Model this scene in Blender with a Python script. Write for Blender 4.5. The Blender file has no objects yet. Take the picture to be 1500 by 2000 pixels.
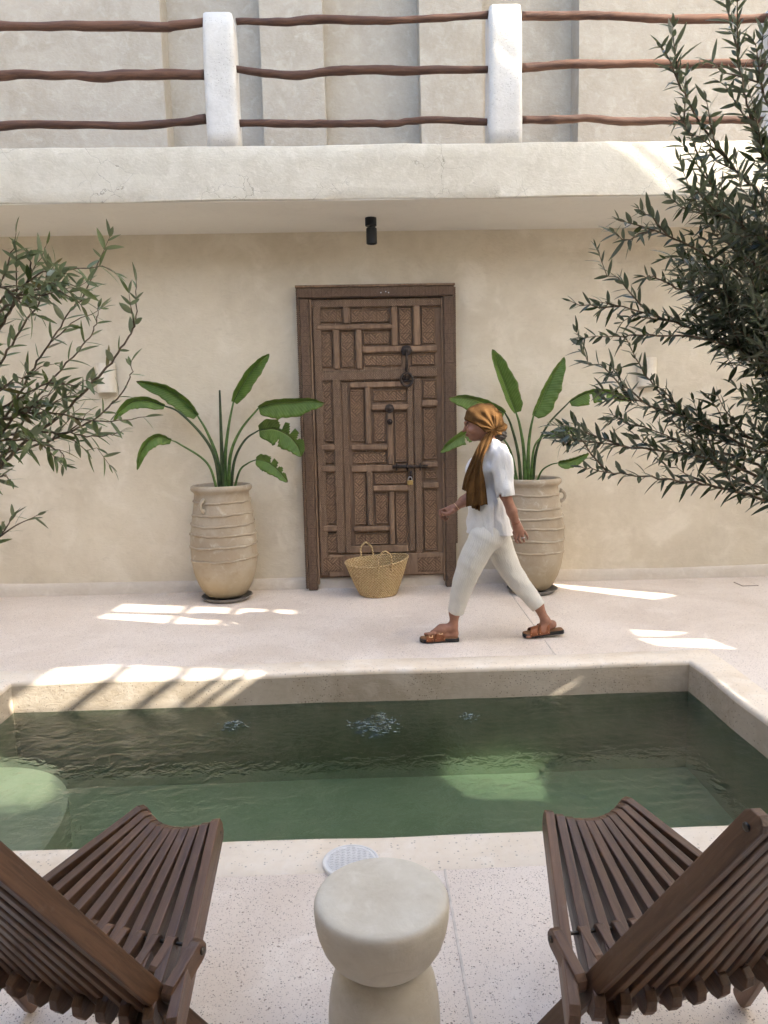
import bpy, bmesh, math, random
import numpy as np
from mathutils import Vector, Matrix, Euler

scene = bpy.context.scene
COL = scene.collection
rng = random.Random(7)
nrng = np.random.RandomState(11)
R = math.radians

# ------------------------------------------------------------------ camera
CAM_POS = np.array([0.0, 0.0, 1.53])
YAW, PITCH, ROLL, FPX = R(-1.62), R(-7.3), R(-1.21), 1450.0
def cam_axes():
    f = np.array([-math.sin(YAW)*math.cos(PITCH), math.cos(YAW)*math.cos(PITCH), math.sin(PITCH)])
    r = np.array([math.cos(YAW), math.sin(YAW), 0.0]); u = np.cross(r, f)
    return (r*math.cos(ROLL)+u*math.sin(ROLL), u*math.cos(ROLL)-r*math.sin(ROLL), f)
AX = cam_axes()
cam = bpy.data.cameras.new('camera'); cam_o = bpy.data.objects.new('camera', cam); COL.objects.link(cam_o)
cam.sensor_width = 36.0; cam.sensor_fit = 'AUTO'; cam.lens = FPX/2000*36.0
cam.clip_start = 0.05; cam.clip_end = 2000
mw = Matrix.Identity(4)
for i in range(3):
    mw[i][0] = AX[0][i]; mw[i][1] = AX[1][i]; mw[i][2] = -AX[2][i]; mw[i][3] = CAM_POS[i]
cam_o.matrix_world = mw
scene.camera = cam_o

# survey of the place: sight line through a point of the photograph (1500 x 2000), cut by a plane of the place
def sight(x, y):
    return AX[0]*((x-750)/FPX) + AX[1]*(-(y-1000)/FPX) + AX[2]
def ony(x, y, Y):
    d = sight(x, y); return CAM_POS + d*((Y-CAM_POS[1])/d[1])
def onz(x, y, z):
    d = sight(x, y); return CAM_POS + d*((z-CAM_POS[2])/d[2])

# ------------------------------------------------------------------ light
SUN = np.array([-0.77, 0.31, -0.56]); SUN /= np.linalg.norm(SUN)       # travel direction of the sunlight
SUN_EL = math.asin(-SUN[2]); SUN_AZ = math.atan2(-SUN[0], -SUN[1])      # azimuth from +Y towards +X
world = bpy.data.worlds.new('World'); scene.world = world; world.use_nodes = True
wn = world.node_tree; wn.nodes.clear()
sky = wn.nodes.new('ShaderNodeTexSky'); sky.sky_type = 'NISHITA'; sky.sun_disc = False
sky.sun_elevation = SUN_EL; sky.sun_rotation = SUN_AZ
sky.air_density = 1.0; sky.dust_density = 3.0; sky.ozone_density = 1.0; sky.altitude = 300
bg = wn.nodes.new('ShaderNodeBackground'); bg.inputs[1].default_value = 0.15
wo = wn.nodes.new('ShaderNodeOutputWorld')
wn.links.new(sky.outputs[0], bg.inputs[0]); wn.links.new(bg.outputs[0], wo.inputs[0])
sun = bpy.data.lights.new('sun', 'SUN'); sun.energy = 2.0; sun.angle = R(0.35); sun.color = (1.0, 0.93, 0.82)
sun_o = bpy.data.objects.new('sun', sun); COL.objects.link(sun_o)
sun_o.rotation_euler = Vector(SUN).to_track_quat('-Z', 'Y').to_euler(); sun_o.location = (8, -5, 9)
vs = scene.view_settings
vs.view_transform = 'Standard'; vs.look = 'None'; vs.gamma = 1.0; vs.use_curve_mapping = False
vs.exposure = 2.9
scene.cycles.use_denoising = True; scene.cycles.use_adaptive_sampling = True; scene.cycles.adaptive_threshold = 0.018
scene.cycles.max_bounces = 9; scene.cycles.volume_bounces = 4; scene.cycles.diffuse_bounces = 4; scene.cycles.transparent_max_bounces = 16
scene.cycles.sample_clamp_indirect = 6.0
scene.cycles.caustics_reflective = False; scene.cycles.caustics_refractive = False

# ------------------------------------------------------------------ mesh helpers
def tag(o, label=None, cat=None, group=None, kind=None):
    if label: o['label'] = label
    if cat: o['category'] = cat
    if group: o['group'] = group
    if kind: o['kind'] = kind
    return o
def empty(name, loc, rz=0.0):
    o = bpy.data.objects.new(name, None); COL.objects.link(o); o.location = loc; o.rotation_euler = (0, 0, rz)
    o.empty_display_size = 0.1
    return o
def link(name, me, m=None, parent=None, loc=None, smooth=False):
    if m is not None:
        me.materials.clear(); me.materials.append(m)
    if smooth:
        me.polygons.foreach_set('use_smooth', [True]*len(me.polygons))
    o = bpy.data.objects.new(name, me); COL.objects.link(o)
    if parent is not None: o.parent = parent
    if loc is not None: o.location = loc
    return o
def mesh(name, v, f):
    me = bpy.data.meshes.new(name)
    me.from_pydata([tuple(float(c) for c in p) for p in v], [], [tuple(int(i) for i in q) for q in f]); me.update()
    return me
def make(name, v, f, m, parent=None, loc=None, smooth=False):
    return link(name, mesh(name, v, f), m, parent, loc, smooth)
def box_mesh(name, sx, sy, sz, bev=0.0, seg=1):
    bm = bmesh.new(); bmesh.ops.create_cube(bm, size=1.0)
    for v in bm.verts: v.co = Vector((v.co.x*sx, v.co.y*sy, v.co.z*sz))
    if bev > 0: bmesh.ops.bevel(bm, geom=bm.edges[:], offset=bev, segments=seg, profile=0.5, affect='EDGES')
    me = bpy.data.meshes.new(name); bm.to_mesh(me); bm.free(); return me
def box(name, lo, hi, m, parent=None, bev=0.0, seg=1, smooth=False):
    lo = np.array(lo, float); hi = np.array(hi, float); s = hi-lo; c = (lo+hi)/2
    return link(name, box_mesh(name, *s, bev, seg), m, parent, tuple(c), smooth)
def lathe_data(prof, seg=48, wob=None):
    v = []; f = []
    n = len(prof)
    for i, (r, z) in enumerate(prof):
        for k in range(seg):
            a = 2*math.pi*k/seg; rr = r*(1+(wob(a, z) if wob else 0))
            v.append((rr*math.cos(a), rr*math.sin(a), z))
    for i in range(n-1):
        for k in range(seg):
            k2 = (k+1) % seg
            f.append((i*seg+k, i*seg+k2, (i+1)*seg+k2, (i+1)*seg+k))
    if prof[0][0] > 1e-6: f.append(tuple(range(seg-1, -1, -1)))
    if prof[-1][0] > 1e-6: f.append(tuple((n-1)*seg+k for k in range(seg)))
    return v, f
def frames(P):
    P = np.array(P, float); n = len(P); T = np.zeros_like(P)
    T[1:-1] = P[2:]-P[:-2]; T[0] = P[1]-P[0]; T[-1] = P[-1]-P[-2]
    T /= np.linalg.norm(T, axis=1)[:, None]+1e-12
    a = np.array([0, 0, 1.0]) if abs(T[0][2]) < 0.9 else np.array([0, 1.0, 0])
    N = [np.cross(T[0], a)]; N[0] /= np.linalg.norm(N[0])
    for i in range(1, n):
        q = N[-1]-T[i]*np.dot(N[-1], T[i]); N.append(q/(np.linalg.norm(q)+1e-12))
    N = np.array(N); B = np.cross(T, N); return P, T, N, B
def tube_data(P, rad, seg=8, closed=False, base=0):
    P, T, N, B = frames(P); n = len(P)
    rad = np.broadcast_to(np.array(rad, float), (n,))
    v = []; f = []
    for i in range(n):
        for k in range(seg):
            a = 2*math.pi*k/seg
            v.append(P[i]+rad[i]*(N[i]*math.cos(a)+B[i]*math.sin(a)))
    for i in range(n-1):
        for k in range(seg):
            k2 = (k+1) % seg
            f.append((base+i*seg+k, base+i*seg+k2, base+(i+1)*seg+k2, base+(i+1)*seg+k))
    f.append(tuple(base+k for k in range(seg-1, -1, -1))); f.append(tuple(base+(n-1)*seg+k for k in range(seg)))
    return v, f
def tube(name, P, rad, m, parent=None, seg=8, smooth=True, loc=None):
    v, f = tube_data(P, rad, seg); return make(name, v, f, m, parent, loc, smooth)
def catmull(P, n=8):
    P = np.array(P, float); Q = np.vstack([2*P[0]-P[1], P, 2*P[-1]-P[-2]]); out = []
    for i in range(1, len(Q)-2):
        for k in range(n):
            t = k/n
            out.append(0.5*((2*Q[i])+(-Q[i-1]+Q[i+1])*t+(2*Q[i-1]-5*Q[i]+4*Q[i+1]-Q[i+2])*t*t+(-Q[i-1]+3*Q[i]-3*Q[i+1]+Q[i+2])*t**3))
    out.append(P[-1]); return np.array(out)
def merge(parts):
    v = []; f = []
    for a, b in parts:
        o = len(v); v.extend(a); f.extend(tuple(i+o for i in q) for q in b)
    return v, f
def copy_tree(o, parent=None):
    c = o.copy(); COL.objects.link(c); c.parent = parent
    for ch in list(o.children): copy_tree(ch, c)
    return c
def sines(P, freq, seed, n=6):
    """smooth pseudo noise, about -1..1"""
    r = np.random.RandomState(seed); out = 0
    for i in range(n):
        k = r.normal(size=3); k *= freq*(0.6+0.9*r.rand())/np.linalg.norm(k)
        out = out+np.sin(P[..., 0]*k[0]+P[..., 1]*k[1]+P[..., 2]*k[2]+r.rand()*6.28)
    return out/math.sqrt(n)

# ------------------------------------------------------------------ signed distance bodies -> one continuous mesh
class Field:
    def __init__(s, lo, hi, h):
        s.lo = np.array(lo, float); s.h = h
        s.n = np.ceil((np.array(hi, float)-s.lo)/h).astype(int)+1
        s.V = np.full(tuple(s.n), 9.0, np.float32)
    def sub(s, lo, hi):
        a = np.clip(np.floor((np.array(lo)-s.lo)/s.h).astype(int), 0, s.n-1); b = np.clip(np.ceil((np.array(hi)-s.lo)/s.h).astype(int)+1, 1, s.n)
        sl = tuple(slice(i, j) for i, j in zip(a, b))
        g = np.meshgrid(*[s.lo[k]+s.h*np.arange(a[k], b[k]) for k in range(3)], indexing='ij')
        return sl, np.stack(g, -1)
    def put(s, sl, d, k, op):
        A = s.V[sl]
        if op == 'u':
            h = np.maximum(k-np.abs(A-d), 0)/k; s.V[sl] = np.minimum(A, d)-h*h*k*0.25
        else:
            d = -d; h = np.maximum(k-np.abs(A-d), 0)/k; s.V[sl] = np.maximum(A, d)+h*h*k*0.25
    def cone(s, a, b, ra, rb, k=0.02, op='u', flat=None):
        a = np.array(a, float); b = np.array(b, float); m = max(ra, rb)*(1.0 if flat is None else 1.0/min(flat[1], 1))+k+2*s.h
        sl, P = s.sub(np.minimum(a, b)-m, np.maximum(a, b)+m)
        ab = b-a; t = np.clip(((P-a)@ab)/(ab@ab), 0, 1)[..., None]
        q = P-(a+ab*t)
        if flat is not None:     # squash: distance along 'axis' counts 1/scale
            ax = np.array(flat[0], float); ax /= np.linalg.norm(ax); q = q+((q@ax)*(1/flat[1]-1))[..., None]*ax
        d = np.linalg.norm(q, axis=-1)-(ra+(rb-ra)*t[..., 0])
        s.put(sl, d.astype(np.float32), k, op); return s
    def ell(s, c, r, k=0.02, op='u', rot=None):
        c = np.array(c, float); r = np.array(r, float); m = max(r)+k+2*s.h
        sl, P = s.sub(c-m, c+m); q = P-c
        if rot is not None: q = q@np.array(Euler(rot).to_matrix())
        k0 = np.linalg.norm(q/r, axis=-1); k1 = np.linalg.norm(q/(r*r), axis=-1)+1e-9
        s.put(sl, (k0*(k0-1)/k1).astype(np.float32), k, op); return s
    def path(s, P, rad, k=0.02, **kw):
        for i in range(len(P)-1): s.cone(P[i], P[i+1], rad[i], rad[i+1], k, **kw)
        return s
    def all(s):
        return s.sub(s.lo, s.lo+s.h*(s.n-1))
    def cut(s, fn, lo=None, hi=None, k=0.004):
        """remove where fn(P) < 0"""
        sl, P = s.sub(lo if lo is not None else s.lo, hi if hi is not None else s.lo+s.h*(s.n-1))
        s.put(sl, fn(P).astype(np.float32), k, 's'); return s
    def wrinkle(s, fn, lo=None, hi=None):
        sl, P = s.sub(lo if lo is not None else s.lo, hi if hi is not None else s.lo+s.h*(s.n-1))
        s.V[sl] += fn(P).astype(np.float32); return s
    def mesh(s, name):
        V = s.V; S = V < 0
        c = [S[i:S.shape[0]-1+i, j:S.shape[1]-1+j, k:S.shape[2]-1+k] for i in (0, 1) for j in (0, 1) for k in (0, 1)]
        cnt = sum(x.astype(np.int8) for x in c); act = (cnt > 0) & (cnt < 8)
        idx = np.argwhere(act); I = np.full(act.shape, -1, np.int64); I[act] = np.arange(len(idx))
        acc = np.zeros((len(idx), 3)); num = np.zeros(len(idx))
        corners = [(i, j, k) for i in (0, 1) for j in (0, 1) for k in (0, 1)]
        for a in corners:
            for ax in range(3):
                if a[ax]: continue
                b = list(a); b[ax] = 1
                va = V[idx[:, 0]+a[0], idx[:, 1]+a[1], idx[:, 2]+a[2]]; vb = V[idx[:, 0]+b[0], idx[:, 1]+b[1], idx[:, 2]+b[2]]
                m = (va < 0) != (vb < 0); t = np.where(m, va/(va-vb+1e-12), 0)
                p = np.array(a, float)[None, :].repeat(len(idx), 0); p[:, ax] += t
                acc[m] += p[m]; num[m] += 1
        pts = s.lo+s.h*(idx+acc/num[:, None])
        F = []
        for ax in range(3):
            u, w = (ax+1) % 3, (ax+2) % 3
            sl0 = [slice(None)]*3; sl1 = [slice(None)]*3
            sl0[ax] = slice(0, -1); sl1[ax] = slice(1, None)
            A = S[tuple(sl0)]; B = S[tuple(sl1)]
            e = np.argwhere(A != B); e = e[(e[:, u] > 0) & (e[:, w] > 0) & (e[:, u] < act.shape[u]) & (e[:, w] < act.shape[w])]
            ins = A[e[:, 0], e[:, 1], e[:, 2]]
            q = []
            for du, dw in ((-1, -1), (0, -1), (0, 0), (-1, 0)):
                g = e.copy(); g[:, u] += du; g[:, w] += dw; q.append(I[g[:, 0], g[:, 1], g[:, 2]])
            q = np.stack(q, 1); q[~ins] = q[~ins][:, ::-1]; F.append(q)
        F = np.vstack(F); F = F[(F >= 0).all(1)]
        me = bpy.data.meshes.new(name); me.vertices.add(len(pts)); me.vertices.foreach_set('co', pts.astype(np.float32).ravel())
        me.loops.add(F.size); me.loops.foreach_set('vertex_index', F.ravel().astype(np.int32))
        me.polygons.add(len(F)); me.polygons.foreach_set('loop_start', np.arange(0, F.size, 4, dtype=np.int32))
        me.polygons.foreach_set('loop_total', np.full(len(F), 4, np.int32)); me.polygons.foreach_set('use_smooth', np.ones(len(F), bool))
        me.update(calc_edges=True); me.validate()
        return me

# ------------------------------------------------------------------ materials
class NB:
    def __init__(s, name):
        s.m = bpy.data.materials.new(name); s.m.use_nodes = True; s.t = s.m.node_tree; s.t.nodes.clear()
        s.out = s.t.nodes.new('ShaderNodeOutputMaterial')
    def n(s, typ, ins=None, **props):
        nd = s.t.nodes.new('ShaderNode'+typ)
        for k, v in props.items(): setattr(nd, k, v)
        for k, v in (ins or {}).items(): s.put(nd.inputs[k], v)
        return nd
    def put(s, sock, v):
        if isinstance(v, bpy.types.NodeSocket): s.t.links.new(v, sock)
        elif isinstance(v, bpy.types.Node): s.t.links.new(v.outputs[0], sock)
        else:
            if isinstance(v, (tuple, list)) and len(v) == 3 and sock.type == 'RGBA': v = (*v, 1)
            sock.default_value = v
    def math(s, op, a, b=0.0, c=None):
        nd = s.n('Math', operation=op); s.put(nd.inputs[0], a); s.put(nd.inputs[1], b)
        if c is not None: s.put(nd.inputs[2], c)
        return nd.outputs[0]
    def mix(s, f, a, b, blend='MIX'):
        nd = s.n('Mix', data_type='RGBA', blend_type=blend); s.put(nd.inputs[0], f); s.put(nd.inputs[6], a); s.put(nd.inputs[7], b); return nd.outputs[2]
    def ramp(s, f, a, b, lo=0.0, hi=1.0):
        nd = s.n('MapRange', {'Value': f, 'From Min': a, 'From Max': b, 'To Min': lo, 'To Max': hi}, interpolation_type='SMOOTHSTEP'); return nd.outputs[0]
    def obj(s, scale=(1, 1, 1), world=False, rot=(0, 0, 0)):
        c = s.n('NewGeometry').outputs['Position'] if world else s.n('TexCoord').outputs['Object']
        return s.n('Mapping', {'Vector': c, 'Scale': scale, 'Rotation': rot}).outputs[0]
    def noise(s, vec, scale, detail=4.0, rough=0.55, dist=0.0, out='Fac'):
        nd = s.n('TexNoise', {'Vector': vec, 'Scale': scale, 'Detail': detail, 'Roughness': rough, 'Distortion': dist}); return nd.outputs[out]
    def vor(s, vec, scale, feature='F1', out='Distance', rnd=1.0):
        nd = s.n('TexVoronoi', {'Vector': vec, 'Scale': scale, 'Randomness': rnd}, feature=feature); return nd.outputs[out]
    def bump(s, h, strength=0.3, dist=0.01, normal=None):
        nd = s.n('Bump', {'Height': h, 'Strength': strength, 'Distance': dist})
        if normal is not None: s.put(nd.inputs['Normal'], normal)
        return nd.outputs[0]
    def bsdf(s, col, rough=0.7, normal=None, spec=0.3, metal=0.0, **kw):
        b = s.n('BsdfPrincipled', {'Base Color': col, 'Roughness': rough, 'Specular IOR Level': spec, 'Metallic': metal})
        if normal is not None: s.put(b.inputs['Normal'], normal)
        for k, v in kw.items(): s.put(b.inputs[k.replace('_', ' ')], v)
        s.t.links.new(b.outputs[0], s.out.inputs[0]); return b
    def rand(s): return s.n('ObjectInfo').outputs['Random']

def plaster(name, base, stain, pale, cloud=1.1, crack=0.0, rough=0.72, bump=0.35, speck=0.0):
    b = NB(name); p = b.obj(world=True)
    c1 = b.noise(p, cloud, 3, 0.6, 0.9); c2 = b.noise(p, cloud*4.3, 5, 0.62, 0.6); c3 = b.noise(p, cloud*17, 3, 0.6, 0.0)
    col = b.mix(b.ramp(c1, 0.38, 0.66), base, stain)
    col = b.mix(b.ramp(c2, 0.48, 0.72, 0, 0.7), col, pale)
    col = b.mix(b.ramp(c2, 0.47, 0.27, 0, 0.42), col, stain)
    col = b.mix(b.ramp(c3, 0.35, 0.7, 0, 0.22), col, pale)
    tr = b.noise(b.obj((1, 1, 2.2), True), 9, 4, 0.65, 2.2)
    col = b.mix(b.ramp(tr, 0.5, 0.75, 0, 0.22), col, tuple(x*0.82 for x in stain))
    h = b.math('ADD', b.math('MULTIPLY', c3, 0.5), b.math('MULTIPLY', tr, 0.8))
    if crack > 0:
        pd = b.n('Vector' 'Math', {0: p, 1: b.n('VectorMath', {0: b.noise(p, 5, 4, 0.6, 0, 'Color'), 'Scale': 0.16}, operation='SCALE').outputs[0]}, operation='ADD').outputs[0]
        e = b.vor(pd, 5.5, 'DISTANCE_TO_EDGE'); ck = b.math('MULTIPLY', b.ramp(e, 0.012, 0.002), b.ramp(b.noise(p, 1.9, 2), 0.48, 0.62))
        col = b.mix(b.math('MULTIPLY', ck, crack), col, tuple(x*0.55 for x in stain)); h = b.math('SUBTRACT', h, b.math('MULTIPLY', ck, 0.5))
    if speck > 0:
        v = b.n('TexVoronoi', {'Vector': p, 'Scale': 95.0}, feature='F1')
        sz = b.math('MULTIPLY', b.n('SeparateColor', {0: v.outputs['Color']}).outputs[0], 0.42)
        k = b.math('MULTIPLY', b.math('LESS_THAN', v.outputs['Distance'], sz), b.math('GREATER_THAN', b.n('SeparateColor', {0: v.outputs['Color']}).outputs[1], 0.72))
        col = b.mix(b.math('MULTIPLY', k, speck), col, (0.13, 0.10, 0.08))
    b.bsdf(col, b.ramp(c2, 0.3, 0.7, rough-0.08, rough+0.1), b.bump(h, bump, 0.012), 0.25)
    return b.m

M = {}
M['wall'] = plaster('wall_plaster', (0.67, 0.595, 0.46), (0.58, 0.505, 0.38), (0.74, 0.67, 0.545), 0.75, 0.0)
M['wall_low'] = plaster('skirting_plaster', (0.64, 0.57, 0.48), (0.57, 0.50, 0.41), (0.71, 0.65, 0.57), 1.6)
M['parapet'] = plaster('parapet_plaster', (0.56, 0.515, 0.420), (0.49, 0.445, 0.355), (0.63, 0.585, 0.495), 3.4, 0.8)
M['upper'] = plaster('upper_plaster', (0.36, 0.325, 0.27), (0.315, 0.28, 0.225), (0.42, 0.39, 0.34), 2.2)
M['soffit'] = plaster('soffit_paint', (0.78, 0.745, 0.665), (0.75, 0.715, 0.635), (0.80, 0.77, 0.69), 0.6, 0, 0.8, 0.08)
M['post'] = plaster('post_plaster', (0.56, 0.535, 0.495), (0.50, 0.475, 0.435), (0.61, 0.585, 0.55), 2.5, 0, 0.7, 0.35, 0.35)
M['coping'] = plaster('coping_plaster', (0.81, 0.71, 0.585), (0.72, 0.61, 0.48), (0.86, 0.785, 0.69), 1.5, 0, 0.55, 0.2, 0.45)
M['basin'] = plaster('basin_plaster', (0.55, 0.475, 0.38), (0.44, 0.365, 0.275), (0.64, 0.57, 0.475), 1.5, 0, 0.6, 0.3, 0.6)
M['submerged'] = plaster('submerged_plaster', (0.215, 0.23, 0.155), (0.165, 0.18, 0.115), (0.265, 0.275, 0.20), 2.8, 0, 0.6, 0.3)  # darker, greener plaster on the basin sides below the waterline
M['bed'] = plaster('pool_bed_plaster', (0.45, 0.46, 0.35), (0.36, 0.375, 0.27), (0.53, 0.53, 0.42), 4.5, 0, 0.6, 0.3)
M['stool'] = plaster('stool_plaster', (0.66, 0.605, 0.50), (0.58, 0.52, 0.415), (0.72, 0.67, 0.575), 4.0, 0, 0.62, 0.16)
M['dark'] = plaster('gallery_plaster', (0.20, 0.155, 0.11), (0.16, 0.12, 0.085), (0.24, 0.19, 0.14), 1.2)
M['sconce'] = plaster('sconce_plaster', (0.76, 0.69, 0.57), (0.70, 0.63, 0.51), (0.80, 0.74, 0.63), 3.0)

def terrazzo():
    b = NB('terrazzo'); p = b.obj(world=True)
    c1 = b.noise(p, 0.9, 4, 0.6, 0.6); c2 = b.noise(p, 5.0, 5, 0.65, 0.8)
    col = b.mix(b.ramp(c1, 0.36, 0.66), (0.79, 0.70, 0.62), (0.67, 0.575, 0.49))
    col = b.mix(b.ramp(c2, 0.5, 0.74, 0, 0.55), col, (0.86, 0.785, 0.71))
    warp = b.n('VectorMath', {0: b.noise(p, 60, 2, 0.5, 0, 'Color'), 'Scale': 0.012}, operation='SCALE').outputs[0]
    pw = b.n('VectorMath', {0: p, 1: warp}, operation='ADD').outputs[0]
    for sc, th, mx, dark in ((165.0, 0.40, 0.40, 0.9), (260.0, 0.42, 0.42, 0.65), (95.0, 0.84, 0.36, 0.9)):
        v = b.n('TexVoronoi', {'Vector': pw, 'Scale': sc}, feature='F1'); s = b.n('SeparateColor', {0: v.outputs['Color']})
        k = b.math('MULTIPLY', b.ramp(b.math('SUBTRACT', v.outputs['Distance'], b.math('MULTIPLY', s.outputs[0], mx)), 0.03, -0.03), b.math('GREATER_THAN', s.outputs[1], th))
        chip = b.mix(s.outputs[2], (0.10, 0.075, 0.06), (0.44, 0.33, 0.27))
        col = b.mix(b.math('MULTIPLY', k, dark), col, chip)
    b.bsdf(col, b.ramp(c2, 0.3, 0.7, 0.38, 0.6), b.bump(b.math('ADD', c2, b.noise(p, 40, 3)), 0.08, 0.006), 0.4)
    return b.m
M['floor'] = terrazzo()

def carved(name, scale, c_hi, c_lo, amount=0.6, kind=0):
    """old wood with chip carving: hatched triangles in square cells"""
    b = NB(name); o = b.obj(); r = b.rand()
    sx = b.n('SeparateXYZ', {0: o})
    def cell(x): return b.math('MULTIPLY', b.math('SUBTRACT', b.math('FRACT', b.math('ADD', b.math('MULTIPLY', x, scale), 0.5)), 0.5), 2.0)
    u, v = cell(sx.outputs[0]), cell(sx.outputs[2]); au, av = b.math('ABSOLUTE', u), b.math('ABSOLUTE', v)
    d1, d2 = b.math('ADD', u, v), b.math('SUBTRACT', u, v)
    q = b.math('GREATER_THAN', b.math('MULTIPLY', u, v), 0.0)
    if kind == 0:
        q = b.math('GREATER_THAN', au, av)
        st = b.math('ADD', b.math('MULTIPLY', q, d1), b.math('MULTIPLY', b.math('SUBTRACT', 1.0, q), d2))
        st = b.math('SINE', b.math('MULTIPLY', st, 13.0))
    elif kind == 1:
        st = b.math('SINE', b.math('MULTIPLY', b.math('ADD', b.math('MULTIPLY', q, d1), b.math('MULTIPLY', b.math('SUBTRACT', 1.0, q), d2)), 12.0))
    else:
        st = b.math('SINE', b.math('MULTIPLY', b.math('ADD', b.math('MULTIPLY', au, 1.4), v), 16.0))
    edge = b.ramp(b.math('MAXIMUM', au, av), 0.90, 0.97)
    diag = b.ramp(b.math('ABSOLUTE', b.math('SUBTRACT', au, av)), 0.09, 0.03)
    g = b.math('MAXIMUM', b.ramp(st, 0.1, -0.7), b.math('MAXIMUM', edge, diag))
    grain = b.noise(b.obj((30, 30, 3)), 3.0, 6, 0.65, 0.4); cl = b.noise(b.n('VectorMath', {0: o, 1: b.n('CombineXYZ', {0: b.math('MULTIPLY', r, 17.0)})}, operation='ADD').outputs[0], 4.0, 4, 0.6)
    fade = b.ramp(cl, 0.25, 0.6, 0.45, 1.0)
    g = b.math('MULTIPLY', g, fade)
    col = b.mix(b.ramp(grain, 0.3, 0.75), c_lo, c_hi); col = b.mix(b.ramp(cl, 0.35, 0.7, 0, 0.4), col, tuple(x*1.35 for x in c_hi))
    col = b.mix(b.math('MULTIPLY', r, 0.25), col, (0.20, 0.105, 0.055))
    col = b.mix(b.math('MULTIPLY', g, amount), col, tuple(x*0.32 for x in c_lo))
    h = b.math('SUBTRACT', b.math('MULTIPLY', grain, 0.35), b.math('MULTIPLY', g, 1.0))
    b.bsdf(col, 0.72, b.bump(h, 0.9, 0.006), 0.25)
    return b.m
M['panel'] = carved('carved_panel', 8.5, (0.30, 0.195, 0.122), (0.175, 0.108, 0.068), 0.65, 0)
M['stile'] = carved('carved_stile', 14.0, (0.285, 0.195, 0.130), (0.165, 0.108, 0.072), 0.55, 1)
M['casing'] = carved('carved_casing', 12.0, (0.22, 0.148, 0.102), (0.125, 0.081, 0.056), 0.55, 2)

def wood(name, hi, lo, rough=0.55, scale=(40, 40, 3.0), bump=0.25, spec=0.35, wear=0.0, pores=0.0):
    b = NB(name); r = b.rand()
    off = b.n('CombineXYZ', {0: b.math('MULTIPLY', r, 31.0), 1: b.math('MULTIPLY', r, 13.0), 2: b.math('MULTIPLY', r, 7.0)})
    p = b.n('VectorMath', {0: b.obj(scale), 1: off.outputs[0]}, operation='ADD').outputs[0]
    g = b.noise(p, 1.0, 7, 0.68, 0.8); g2 = b.noise(p, 0.22, 3, 0.5, 0.3)
    col = b.mix(b.ramp(g, 0.3, 0.72), lo, hi); col = b.mix(b.ramp(g2, 0.4, 0.7, 0, 0.55), col, tuple(x*1.3 for x in hi))
    col = b.mix(b.math('MULTIPLY', r, 0.35), col, tuple(x*0.75 for x in lo))
    h = g
    if wear > 0: col = b.mix(b.ramp(b.noise(b.obj(world=True), 22, 5, 0.7), 0.56, 0.75, 0, wear), col, (0.30, 0.25, 0.21))
    b.bsdf(col, b.ramp(g2, 0.3, 0.7, rough-0.08, rough+0.12), b.bump(h, bump, 0.004), spec)
    return b.m
M['plain_wood'] = wood('door_wood', (0.29, 0.195, 0.128), (0.165, 0.105, 0.068), 0.75, (30, 30, 5), 0.6, 0.2, 0.3)
M['slat'] = wood('stained_slat', (0.175, 0.092, 0.050), (0.075, 0.038, 0.021), 0.42, (70, 5, 70), 0.35, 0.5, 0.16)
M['log'] = wood('log_wood', (0.150, 0.078, 0.050), (0.055, 0.028, 0.020), 0.7, (4, 45, 45), 0.7, 0.25, 0.05)

def simple(name, col, rough=0.6, spec=0.3, metal=0.0, nscale=0, var=0.15, bump=0.0, **kw):
    b = NB(name); c = col; nrm = None
    if nscale:
        n = b.noise(b.obj(), nscale, 5, 0.6, 0.3); c = b.mix(b.ramp(n, 0.3, 0.7), tuple(x*(1-var) for x in col), tuple(min(1, x*(1+var)) for x in col))
        if bump: nrm = b.bump(n, bump, 0.005)
    b.bsdf(c, rough, nrm, spec, metal, **kw); return b.m
M['iron'] = simple('old_iron', (0.055, 0.042, 0.036), 0.55, 0.4, 0.6, 60, 0.4, 0.3)
M['brass'] = simple('brass', (0.50, 0.36, 0.15), 0.4, 0.5, 0.9, 40, 0.2)
M['steel'] = simple('steel', (0.55, 0.55, 0.56), 0.3, 0.5, 1.0)
M['bolt'] = simple('dark_bolt', (0.10, 0.085, 0.07), 0.4, 0.5, 0.8, 50, 0.3)
M['black'] = simple('black_metal', (0.012, 0.012, 0.013), 0.45, 0.4)
M['saucer'] = simple('saucer_clay', (0.20, 0.185, 0.165), 0.6, 0.3, 0, 12, 0.25, 0.1)
M['soil'] = simple('soil', (0.05, 0.035, 0.025), 0.95, 0.1, 0, 40, 0.5, 0.8)
M['plastic'] = simple('white_plastic', (0.72, 0.71, 0.70), 0.4, 0.4, 0, 30, 0.05)
M['seam'] = simple('seam_strip', (0.62, 0.56, 0.50), 0.85, 0.1, 0, 25, 0.15)
M['hatch'] = simple('hatch_rim', (0.30, 0.24, 0.19), 0.6, 0.3, 0, 25, 0.2)
def blocker_mat():
    b = NB('blocker_cloth'); n = b.noise(b.obj(), 3, 3); c = b.mix(n, (0.73, 0.72, 0.69), (0.79, 0.78, 0.75))
    d = b.n('BsdfDiffuse', {'Color': c}); t = b.n('BsdfTranslucent', {'Color': c}); m = b.n('MixShader', {0: 0.5})
    b.t.links.new(d.outputs[0], m.inputs[1]); b.t.links.new(t.outputs[0], m.inputs[2]); b.t.links.new(m.outputs[0], b.out.inputs[0]); return b.m
M['sun_blocker'] = blocker_mat()  # half translucent, so the added sun sheet also gives soft fill

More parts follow.
